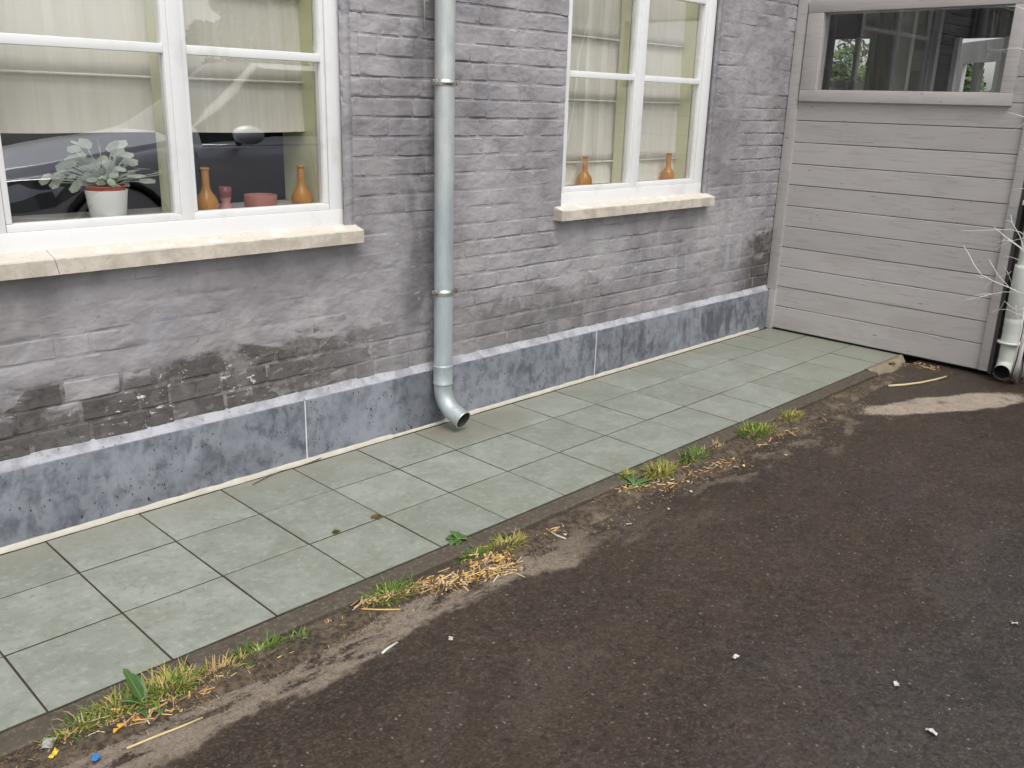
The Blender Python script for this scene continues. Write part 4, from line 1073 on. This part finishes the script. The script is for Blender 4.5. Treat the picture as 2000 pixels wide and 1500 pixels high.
def rosette(u, v, leaves, label, seed):
    c = at(u, v, z=-0.004); c.z = gz(c); r = thing('rosette_weed', label, 'weed', tuple(c), 'broad leaved weeds growing along the kerb')
    for (az, el, ln, w, droop) in leaves:
        d = Vector((math.cos(az) * math.cos(el), math.sin(az) * math.cos(el), math.sin(el)))
        side = Vector((-math.sin(az), math.cos(az), 0)); q = MB(); vs = []; n = 9; p = c.copy(); dd = d.copy(); mid = []
        for i in range(n + 1):
            t = i / n
            ww = w * (math.sin(min(1, t * 1.05) * math.pi * .93) ** .8) * (1 + .22 * math.sin(i * 2.4)) + w * .1
            if i == n: ww = .0005
            up = Vector((0, 0, ww * .35)); vs += [p - side * ww + up, p, p + side * ww + up]; mid.append(p + Vector((0, 0, .0006)))
            p = p + dd * ln / n; dd = (dd + Vector((0, 0, -droop / n * 2.2))).normalized()
        for i in range(n): fs0 = i * 3; q.f += [(fs0, fs0 + 1, fs0 + 4, fs0 + 3), (fs0 + 1, fs0 + 2, fs0 + 5, fs0 + 4)]
        q.v += [tuple(x_) for x_ in vs]
        lf = keep(q.build('leaf', LEAF, smooth=True), r)
        q = MB(); q.tube(mid, [.0011 * (1 - .8 * i / n) for i in range(n + 1)], 4); e = q.build('rib', VEIN); e.parent = lf
rosette(283, 1372, [(2.0, 1.15, .105, .014, .25), (1.5, .95, .085, .013, .4), (-1.9, .25, .055, .010, .2), (-1.3, .3, .060, .009, .3), (3.2, .4, .055, .010, .4), (0.2, .4, .05, .009, .4), (2.6, .8, .06, .010, .5)], 'large dark green rosette weed with one tall upright leaf, among the left tufts', 1)
rosette(1238, 943, [(-2.6, .15, .075, .013, .15), (-1.2, .2, .060, .012, .2), (-0.2, .18, .095, .014, .15), (1.6, .8, .06, .009, .5), (2.6, .5, .055, .010, .5), (0.7, .6, .07, .010, .4)], 'low rosette weed with spread grey green leaves left of the golden tuft', 2)
rosette(895, 1056, [(2.5, .5, .045, .012, .5), (3.4, .4, .05, .013, .5), (1.2, .6, .045, .012, .5), (0.3, .4, .045, .011, .5), (-2.4, .3, .04, .011, .4), (-1.0, .5, .035, .010, .4), (1.9, .9, .04, .010, .4)], 'small bright clover like weed on the kerb edge above the straw heap', 3)

# counted sticks, stalks and scraps
STRAW = simple('pale straw', (0.58, 0.46, 0.25), 0.6, var=0.2, sc=40)
WOODP = simple('peeled stick', (0.60, 0.50, 0.30), 0.6, var=0.15, sc=20)
TWIGB = simple('brown twig', (0.12, 0.085, 0.055), 0.8, var=0.3, sc=40)
def stick(pl, r_, mat, label, z=0.004, name='twig', cat='twig', lift=0.0, group=None):
    pts = []
    for i, (u, v) in enumerate(pl):
        p = at(u, v, z=z); p.z = gz(p) + r_ + lift * math.sin(math.pi * i / max(1, len(pl) - 1)) + (0.001 if p.y > -.955 else 0); pts.append(p)
    q = MB(); q.tube(pts, [r_ * (1 - .3 * i / len(pts)) for i in range(len(pts))], 7); o = q.build(name, mat, smooth=True); recentre(o); return tag(o, label, cat, group)
stick([(246, 1448), (300, 1426), (350, 1407), (395, 1388)], .0030, STRAW, 'long pale straw stalk below the large rosette weed', name='straw_stalk', cat='straw')
stick([(448, 1326), (466, 1322), (476, 1308), (470, 1300), (500, 1288), (534, 1277)], .0022, STRAW, 'bent pale stalk lying left of the small tuft with the yellow leaf', name='straw_stalk', cat='straw')
stick([(494, 946), (520, 932), (548, 920), (580, 912), (606, 903), (632, 892)], .0022, TWIGB, 'curved brown twig lying on the pale strip at the plinth foot')
stick([(1736, 748), (1766, 746), (1800, 742), (1830, 736), (1849, 731)], .0065, WOODP, 'peeled pale stick on the wet asphalt in front of the shed', name='stick', cat='stick')
stick([(1048, 1084), (1042, 1066), (1052, 1044), (1068, 1030)], .0020, TWIGB, 'thin curved root end hanging from the root cluster')
stick([(1068, 1024), (1084, 1034), (1106, 1042)], .0038, simple('bleached root', (0.5, 0.44, 0.36), 0.8), 'short bleached root on the asphalt right of the straw heap', name='root', cat='root')
stick([(1437, 854), (1452, 863), (1470, 861), (1500, 859)], .0028, STRAW, 'pale stalk below the large bright green tuft', name='straw_stalk', cat='straw')
stick([(975, 1092), (1000, 1105), (1026, 1117)], .0016, STRAW, 'thin stalk sticking out of the right side of the straw heap', name='straw_stalk', cat='straw')
stick([(705, 1180), (740, 1181), (782, 1180)], .0028, simple('golden straw', (0.62, 0.40, 0.12), 0.6), 'golden stalk at the lower left end of the straw heap', name='straw_stalk', cat='straw')
stick([(746, 1264), (758, 1254), (776, 1243)], .0036, simple('white chip', (0.62, 0.61, 0.58), 0.7, var=.1), 'white splinter on the asphalt below the straw heap', name='splinter', cat='splinter')
def scrap(u, v, w, h, rot, mat, label, name='scrap', cat='litter'):
    c = at(u, v, z=-.008); c.z = gz(c) + .004; q = MB(); rr = random.Random(u); n = 5; vs = []
    for j in range(3):
        for i in range(n):
            x = (i / (n - 1) - .5) * w; y = (j / 2 - .5) * h
            vs.append((x * math.cos(rot) - y * math.sin(rot) + rr.uniform(-1, 1) * w * .05, x * math.sin(rot) + y * math.cos(rot) + rr.uniform(-1, 1) * h * .25, rr.uniform(0, w * .3)))
    fs = [(j * n + i, j * n + i + 1, (j + 1) * n + i + 1, (j + 1) * n + i) for j in range(2) for i in range(n - 1)]
    m_ = len(vs); vs += [(a, b, z_ - .0012) for a, b, z_ in vs]; fs += [tuple(i_ + m_ for i_ in reversed(f)) for f in fs]
    q.add(vs, fs); o = q.build(name, mat); o.location = c; return tag(o, label, cat)
scrap(105, 1474, .032, .009, .75, simple('yellow plastic', (0.75, 0.50, 0.05), 0.45), 'flat bright yellow scrap near the bottom left corner')
scrap(231, 1421, .034, .012, .65, simple('orange yellow plastic', (0.70, 0.40, 0.05), 0.45), 'orange yellow scrap between the left tufts and the long straw stalk')
scrap(186, 1478, .020, .014, .8, simple('blue plastic', (0.04, 0.18, 0.42), 0.35), 'crumpled blue plastic scrap near the bottom left corner')
scrap(263, 1404, .020, .015, .2, simple('orange leaf', (0.48, 0.24, 0.03), 0.6), 'curled orange leaf under the large rosette weed', 'fallen_leaf', 'leaf')
scrap(588, 1242, .015, .010, 1.2, simple('yellow leaf', (0.60, 0.48, 0.06), 0.5), 'yellow leaf on the small tuft right of the bent stalk', 'fallen_leaf', 'leaf')
scrap(93, 1455, .034, .022, .9, simple('grey paper flake', (0.30, 0.30, 0.28), 0.8), 'grey flake leaning beside the kerb at bottom left')
scrap(1453, 907, .016, .010, .3, simple('yellow petal', (0.72, 0.60, 0.12), 0.5), 'small yellow petal at the edge of the asphalt below the dark green tuft', 'fallen_leaf', 'leaf')
scrap(1199, 983, .012, .009, .3, simple('yellow orange petal', (0.75, 0.42, 0.03), 0.5), 'tiny orange yellow petal below the low rosette weed', 'fallen_leaf', 'leaf')
for i, (u, v, w, h, lab) in enumerate([(1437, 1281, .024, .010, 'white paint chip in the middle of the asphalt'), (1750, 1333, .018, .010, 'small white chip on the asphalt right of the middle'), (1820, 1427, .026, .013, 'white chip on the asphalt near the bottom right'), (1983, 1213, .020, .012, 'white chip at the right edge of the asphalt'),
        (1229, 1020, .018, .010, 'cream flake on the asphalt below the low rosette weed'), (1306, 990, .017, .009, 'pale flake below the golden tuft'), (1343, 938, .015, .010, 'round cream flake right of the golden tuft'), (1351, 958, .018, .010, 'whitish flake below the round cream flake'), (1438, 910, .020, .010, 'cream flake beside the small yellow petal'), (1535, 886, .014, .009, 'tiny cream flake alone on the asphalt below the far tufts'), (881, 1244, .014, .010, 'yellowish flake below the straw heap'), (1104, 1040, .012, .01, 'cream flake beside the bleached root')]):
    scrap(u, v, w, h, i * .7, simple('pale flake', ((0.46, 0.42, 0.36) if i > 3 else (0.52, 0.50, 0.48)), 0.8, var=.2, sc=90), lab, 'pale_flake', 'flake')

# uncountable litter: straw heap, roots, crumbs, pebbles
def straw_mat():
    q = Mat('bleached straw'); R = q.n.new('ShaderNodeNewGeometry').outputs['Random Per Island']
    c = q.ramp(R, [(0.0, (0.07, 0.042, 0.025)), (0.28, (0.17, 0.10, 0.05)), (0.5, (0.42, 0.28, 0.13)), (0.75, (0.58, 0.44, 0.24)), (0.9, (0.66, 0.38, 0.07)), (1.0, (0.66, 0.60, 0.48))])
    return q.fin(c, 0.6, spec=0.3)
def litter(name, regions, mat, maker, label, cat, seed):
    rr = random.Random(seed); q = MB()
    for (ua, va, ub, vb, wdt, n) in regions:
        A_ = at(ua, va, z=-.01); B_ = at(ub, vb, z=-.01)
        for i in range(int(n * (1.9 if 'root' in name else 1.15))):
            t = rr.random(); p = A_.lerp(B_, t); p.y += rr.gauss(0, wdt) ; p.x += rr.gauss(0, .02)
            if p.y > -.955: p.y = -.955 - abs(rr.gauss(0, .012))
            p.z = gz(p); maker(q, p, rr)
    o = q.build(name, mat); o['kind'] = 'stuff'; o['label'] = label; o['category'] = cat; return o
def mk_straw(q, p, rr):
    a = rr.gauss(.35, .7); ln = rr.uniform(.008, .05) * (1.0 if rr.random() < .8 else .4); w = rr.uniform(.0006, .0018) if rr.random() < .6 else rr.uniform(.0018, .0036); el = rr.gauss(0, .12)
    d = Vector((math.cos(a), math.sin(a), el)).normalized(); s = Vector((-math.sin(a), math.cos(a), 0)); z = Vector((0, 0, rr.uniform(.001, .010)))
    c = p + z
    a0, a1 = c - d * ln / 2, c + d * ln / 2; u = Vector((0, 0, w * .8))
    q.add([a0 - s * w, a0 + s * w, a0 + u, a1 - s * w, a1 + s * w, a1 + u], [(0, 2, 5, 3), (1, 4, 5, 2), (0, 1, 2), (3, 5, 4)])
def mk_root(q, p, rr):
    a = rr.uniform(0, 6.28); ln = rr.uniform(.01, .04); w = rr.uniform(.0005, .0011)
    d = Vector((math.cos(a), math.sin(a), rr.uniform(.1, .6))).normalized(); blade(q, p, d, ln, w, rr.uniform(.2, .7), 3)
def mk_peb(q, p, rr, s0=.0012, s1=.0042):
    s = rr.uniform(s0, s1) * (1 if rr.random() < .93 else 1.8); vs = []
    for k in range(4):
        a = k * 1.571 + rr.uniform(-.3, .3); vs.append((p.x + math.cos(a) * s * rr.uniform(.7, 1.4), p.y + math.sin(a) * s * rr.uniform(.7, 1.2), p.z - .0003))
    vs.append((p.x, p.y, p.z + s * .8)); q.add(vs, [(0, 1, 4), (1, 2, 4), (2, 3, 4), (3, 0, 4)])
litter('straw_litter', [(710, 1180, 870, 1130, .014, 200), (850, 1145, 1010, 1100, .022, 330), (930, 1100, 1000, 1080, .018, 140), (130, 1440, 330, 1390, .018, 80), (330, 1380, 440, 1320, .014, 45), (1210, 960, 1330, 940, .018, 90), (1330, 925, 1430, 895, .02, 60), (1470, 862, 1560, 840, .02, 45), (440, 1320, 560, 1280, .01, 50), (1780, 708, 1830, 722, .012, 50), (1060, 1040, 1100, 1030, .01, 40)],
       straw_mat(), mk_straw, 'scattered dry straw bits along the kerb', 'straw', 41)
litter('dead_roots', [(0, 1500, 180, 1440, .02, 260), (180, 1430, 420, 1330, .022, 420), (330, 1365, 400, 1350, .02, 160), (420, 1320, 560, 1270, .02, 160), (590, 1245, 690, 1210, .014, 200), (700, 1190, 1010, 1100, .022, 260), (1030, 1060, 1090, 1035, .018, 160), (1150, 985, 1360, 930, .022, 300), (1400, 880, 1580, 830, .024, 240), (1600, 800, 1700, 760, .03, 90), (1740, 705, 1860, 728, .014, 140), (1360, 925, 1460, 890, .03, 160), (1560, 835, 1660, 790, .03, 120), (560, 1270, 760, 1195, .03, 160)],
       ROOT, mk_root, 'tangled dead brown roots along the kerb', 'roots', 42)
litter('crumbs', [(-60, 1540, 500, 1310, .035, 900), (500, 1310, 1100, 1060, .035, 800), (1100, 1050, 1700, 780, .045, 900)],
       blade_material('dark and pale crumbs', (0.07, 0.055, 0.04), (0.24, 0.20, 0.15), .03), mk_peb, 'fine crumbs of dirt along the kerb', 'dirt', 43)
# little stones worked loose all over the asphalt
rr = random.Random(9); q = MB()
for i in range(170):
    p = Vector((rr.uniform(-.7, 4.4), rr.uniform(-2.6, -1.0), 0)); p.z = gz(p); mk_peb(q, p, rr, .0008, .0026)
o = q.build('grit', blade_material('pale grit', (0.10, 0.09, 0.08), (0.36, 0.34, 0.31), .0)); o['kind'] = 'stuff'; o['label'] = 'pale grit scattered over the asphalt'
# soil ridge in the gap between kerb and asphalt
q = MB(); vs = []; fs = []; n = 520; m = 9
for i in range(n + 1):
    x = -0.9 + 5.0 * i / n
    for j in range(m):
        y = -0.950 - 0.125 * j / (m - 1) - (0.03 * mnoise.noise(Vector((x * 2.5, 1, 0))) * j / (m - 1))
        hump = math.sin(math.pi * min(1, j / (m - 2))) if j < m - 1 else 0
        amp = max(0, 0.35 + 1.1 * mnoise.noise(Vector((x * 2.3, 7, 1))))
        z = -0.013 + 0.010 * hump * amp - (0.004 if j == 1 else 0) + 0.005 * mnoise.noise(Vector((x * 22, y * 22, 1))) * (j not in (0, m - 1)) + 0.003 * mnoise.noise(Vector((x * 60, y * 60, 2))) - (0.008 if j == m - 1 else 0) - (0.008 if j == 0 else 0)
        vs.append((x, y, z))
for i in range(n):
    for j in range(m - 1): fs.append((i * m + j, i * m + j + 1, (i + 1) * m + j + 1, (i + 1) * m + j))
q.add(vs, fs)
qs = Mat('dark crumbly soil'); P_ = qs.pos(); s1 = qs.noise(P_, 60, 5, .7); s2 = qs.noise(P_, 9, 4)
c_ = qs.mix(qs.ss(s1, .35, .65), (0.030, 0.022, 0.015), (0.12, 0.088, 0.058)); c_ = qs.mix(qs.mul(qs.ss(s2, .5, .66), .6), c_, (0.19, 0.15, 0.11))
o = q.build('soil', qs.fin(c_, .95, qs.bump(s1, .9, .008)), smooth=True); o['kind'] = 'stuff'; o['label'] = 'dark crumbly soil in the gap beside the kerb'

# ---------------------------------------------------------------- parked car behind the photographer (seen mirrored in the panes)
PAINT = Mat('slate metallic paint').fin((0.66, 0.68, 0.76), 0.36, metal=0.35, Coat_Weight=1.0, Coat_Roughness=0.03)
CARG = Mat('dark car glass').fin((0.01, 0.012, 0.012), 0.03, spec=0.8)
RUB = simple('tyre rubber', (0.02, 0.02, 0.02), 0.8); ALU = simple('alloy', (0.5, 0.5, 0.5), 0.3, 0.9); TRIM = simple('black trim', (0.012, 0.012, 0.012), 0.35); LAMP = simple('headlight lens', (0.10, 0.11, 0.12), 0.05, spec=1.0); CHR = simple('bright chrome', (0.8, 0.8, 0.8), 0.08, 1.0)
CX, CY = 1.02, -4.45            # nose x, centre line y; the car points to -x
car = thing('parked_car', 'dark grey parked car mirrored in the lower panes of the left window', 'car', (CX + 2.1, CY, 0))
HW = 0.86
def carpt(s):
    # s: distance from nose -> list of (half width, z) from sill to roof centre
    hood = 0.84 + 0.17 * smooth01((s + .1) / 1.4)
    w = HW * (0.72 + 0.28 * smooth01(s / 0.55)) * (1 - .10 * smooth01((s - 3.7) / .6))
    bot = 0.28 - .05 * smooth01(s / .3)
    belt = 0.74 + 0.22 * smooth01(s / 1.45)
    if s < 1.25: roof = hood + .02
    elif s < 2.25: roof = 1.02 + 0.58 * smooth01((s - 1.15) / 1.4)
    elif s < 3.3: roof = 1.60
    else: roof = 1.60 - .5 * smooth01((s - 3.3) / 1.0)
    roof = max(roof, hood + .02)
    gw = w * (0.80 if roof > 1.1 else .92)
    if s < .06: roof = belt + .03
    elif s < .15: roof = min(roof, belt + .07)
    return [(w * .90, bot), (w * .98, bot + .10), (w * 1.0, (bot + belt) / 2), (w * .985, belt - .09), (w * .95, belt - .01), (w * .90, belt + .015),
            (min(w * .88, gw + .06 * (1.5 - roof)), max(belt + .02, belt + (roof - belt) * .12)), (gw * .96, max(belt + .025, belt + (roof - belt) * .6)), (gw * .82, max(belt + .028, roof - .05)), (gw * .5, roof - .005), (0, roof)]
ss_ = [0, .04, .12, .25, .45, .7, .95, 1.2, 1.4, 1.6, 1.8, 2.0, 2.25, 2.6, 3.0, 3.3, 3.6, 3.9, 4.15, 4.25]
vs = []; fsB = []; fsG = []; K = 21
for s in ss_:
    L = carpt(s); row = [(CX + s, CY + a, b) for a, b in L] + [(CX + s, CY - a, b) for a, b in reversed(L[:-1])]; vs += row
for i in range(len(ss_) - 1):
    sm = (ss_[i] + ss_[i + 1]) / 2
    for j in range(K - 1):
        f = (i * K + j, i * K + j + 1, (i + 1) * K + j + 1, (i + 1) * K + j); jj = j if j < 10 else 19 - j
        glass = (jj in (6, 7) and 1.62 < sm < 3.7) or (jj in (8, 9) and (1.3 < sm < 2.2 or 3.4 < sm < 4.0))
        (fsG if glass else fsB).append(f)
endc = tuple(range(K - 1, -1, -1)); endd = tuple((len(ss_) - 1) * K + j for j in range(K)); fsB += [endc, endd]
q = MB(); q.add(vs, fsB); keep(q.build('body', PAINT, smooth=True), car)
q = MB(); q.add(vs, fsG); keep(q.build('glazing', CARG, smooth=True), car)
def side_y(s, z):
    L = carpt(s)
    for (a, b), (c, d) in zip(L[:-1], L[1:]):
        if b <= z <= d: return CY + a + (c - a) * (z - b) / max(1e-6, d - b)
    return CY + HW
for s in (0.86, 3.42):
    q = MB(); y1 = CY + HW + .004; vs_ = []; 
    q.tube([(CX + s, y1 - .22, .33), (CX + s, y1 - .01, .33)], .33, 28); w_ = q.build('wheel', RUB, smooth=False); keep(w_, car)
    q = MB(); q.tube([(CX + s, y1 - .02, .33), (CX + s, y1 + .006, .33)], .20, 24); e = q.build('rim', ALU); e.parent = w_
    q = MB(); q.tube([(CX + s + .40 * math.cos(a), y1 + .006, .33 + .40 * math.sin(a)) for a in [math.pi * k / 14 for k in range(-1, 16)]], .03, 6); keep(q.build('wheel_arch', TRIM, smooth=True), car)
for s0 in (1.52, 2.52, 3.3):
    pts_ = [(CX + s0 + (.03 * math.sin(z * 5)), side_y(s0, z) + .001, z) for z in (.36, .5, .65, .8, .9, .955)]
    q = MB(); q.tube(pts_, .004, 5); keep(q.build('door_seam', TRIM), car)
# headlight wrapping round the near corner
vs_ = []
for s, z0_, z1_ in ((.02, .54, .70), (.06, .53, .72), (.14, .535, .74), (.28, .55, .76), (.44, .59, .77), (.6, .68, .775)):
    vs_ += [(CX + s - .004, side_y(s, z0_) + .008, z0_), (CX + s - .004, side_y(s, z1_) + .008, z1_)]
q = MB(); q.add(vs_, [(2 * i, 2 * i + 2, 2 * i + 3, 2 * i + 1) for i in range(5)]); h_ = keep(q.build('headlight', LAMP, smooth=True), car)
q = MB(); q.tube([Vector(v_) + Vector((0, .004, 0)) for v_ in vs_[1::2]], .006, 6); e = q.build('lamp_rim', CHR); e.parent = h_
for zt_ in (.50, .42):
    q = MB(); q.tube([(CX + s_ - .004, side_y(s_, zt_) + .006, zt_ + .03 * s_) for s_ in (.02, .06, .14, .25, .36, .46)], .007, 6); keep(q.build('bumper_highlight', CHR, smooth=True), car)  # bright strips added to stand in for highlights on the bumper
q = MB(); q.tube([(CX - .012, CY - .5, .52), (CX - .012, CY + .5, .52)], .09, 10); keep(q.build('grille', TRIM), car)
q = MB(); q.tube([(CX + s, side_y(s, .96) + .012, .975) for s in (1.55, 2.0, 2.6, 3.2)], .009, 6); keep(q.build('waist_trim', CHR, smooth=True), car)
q = MB(); bm = bmesh.new(); bmesh.ops.create_uvsphere(bm, u_segments=18, v_segments=10, radius=1)
for v_ in bm.verts: v_.co = Vector((CX + 1.86 + v_.co.x * .09 + .04 * v_.co.y, CY + HW + .10 + v_.co.y * .11, 1.06 + v_.co.z * .075))
q.frombm(bm); mi = keep(q.build('wing_mirror', PAINT, smooth=True), car)
q = MB(); q.tube([(CX + 1.86, CY + HW - .06, .99), (CX + 1.86, CY + HW + .06, 1.03)], .025, 8); e = q.build('mirror_arm', TRIM); e.parent = mi

# ---------------------------------------------------------------- trees: across the road (mirrored) and behind the shed
BARK = simple('bark', (0.10, 0.08, 0.06), 0.9, var=.3, sc=8, bump=.5); FOL = blade_material('tree leaves', (0.035, 0.07, 0.02), (0.09, 0.15, 0.05))
def tree(x, y, h, r, n, label, seed, ls=.12):
    rr = random.Random(seed); t = thing('tree', label, 'tree', (x, y, 0), 'trees seen in reflections and through the shed window')
    q = MB(); q.tube([(x, y, -.05), (x + .05, y, h * .3), (x - .03, y + .05, h * .55), (x, y, h * .85)], [h * .028, h * .022, h * .015, h * .004], 9)
    for k in range(9):
        a = rr.uniform(0, 6.28); z = h * rr.uniform(.3, .6); q.tube([(x, y, z), (x + math.cos(a) * r * .4, y + math.sin(a) * r * .4, z + h * .12), (x + math.cos(a) * r * .75, y + math.sin(a) * r * .75, z + h * .2)], [h * .01, h * .006, h * .002], 6)
    keep(q.build('trunk', BARK, smooth=True), t)
    cl = [(Vector((rr.gauss(0, .42) * r, rr.gauss(0, .42) * r, h * .62 + rr.gauss(0, .16) * h)), rr.uniform(.22, .42) * r) for k in range(26)]
    q = MB()
    for i in range(n):
        c, cr = cl[rr.randrange(len(cl))]; d = Vector((rr.gauss(0, 1), rr.gauss(0, 1), rr.gauss(0, 1))).normalized() * cr * rr.random() ** .4
        p = Vector((x, y, 0)) + c + d; u = Vector((rr.gauss(0, 1), rr.gauss(0, 1), rr.gauss(0, 1))).normalized(); w = u.orthogonal().normalized(); s = ls * rr.uniform(.6, 1.3)
        q.add([p - u * s, p + w * s * .5, p + u * s, p - w * s * .5], [(0, 1, 2, 3)])
    keep(q.build('crown', FOL), t)
tree(4.2, -26, 6.5, 2.2, 7000, 'broad green tree across the road mirrored in the left window', 1, .2)
tree(19, -30, 5.5, 2.4, 7000, 'second green tree across the road behind the parked car', 2, .2)
tree(-8, -34, 7.0, 3.0, 5000, 'green tree across the road to the left', 3, .22)
_a = at(1650, 120, x=13); tree(_a.x, _a.y, 2.40, .8, 7000, 'garden tree seen through the left part of the shed window', 4, .06)
_a = at(1895, 150, x=15); tree(_a.x, _a.y, 2.35, .6, 6000, 'garden tree seen through the right part of the shed window', 5, .06)
_a = at(1700, 150, x=16); tree(_a.x, _a.y, 2.5, 1.1, 5000, 'farther garden tree behind the shed', 6, .07)
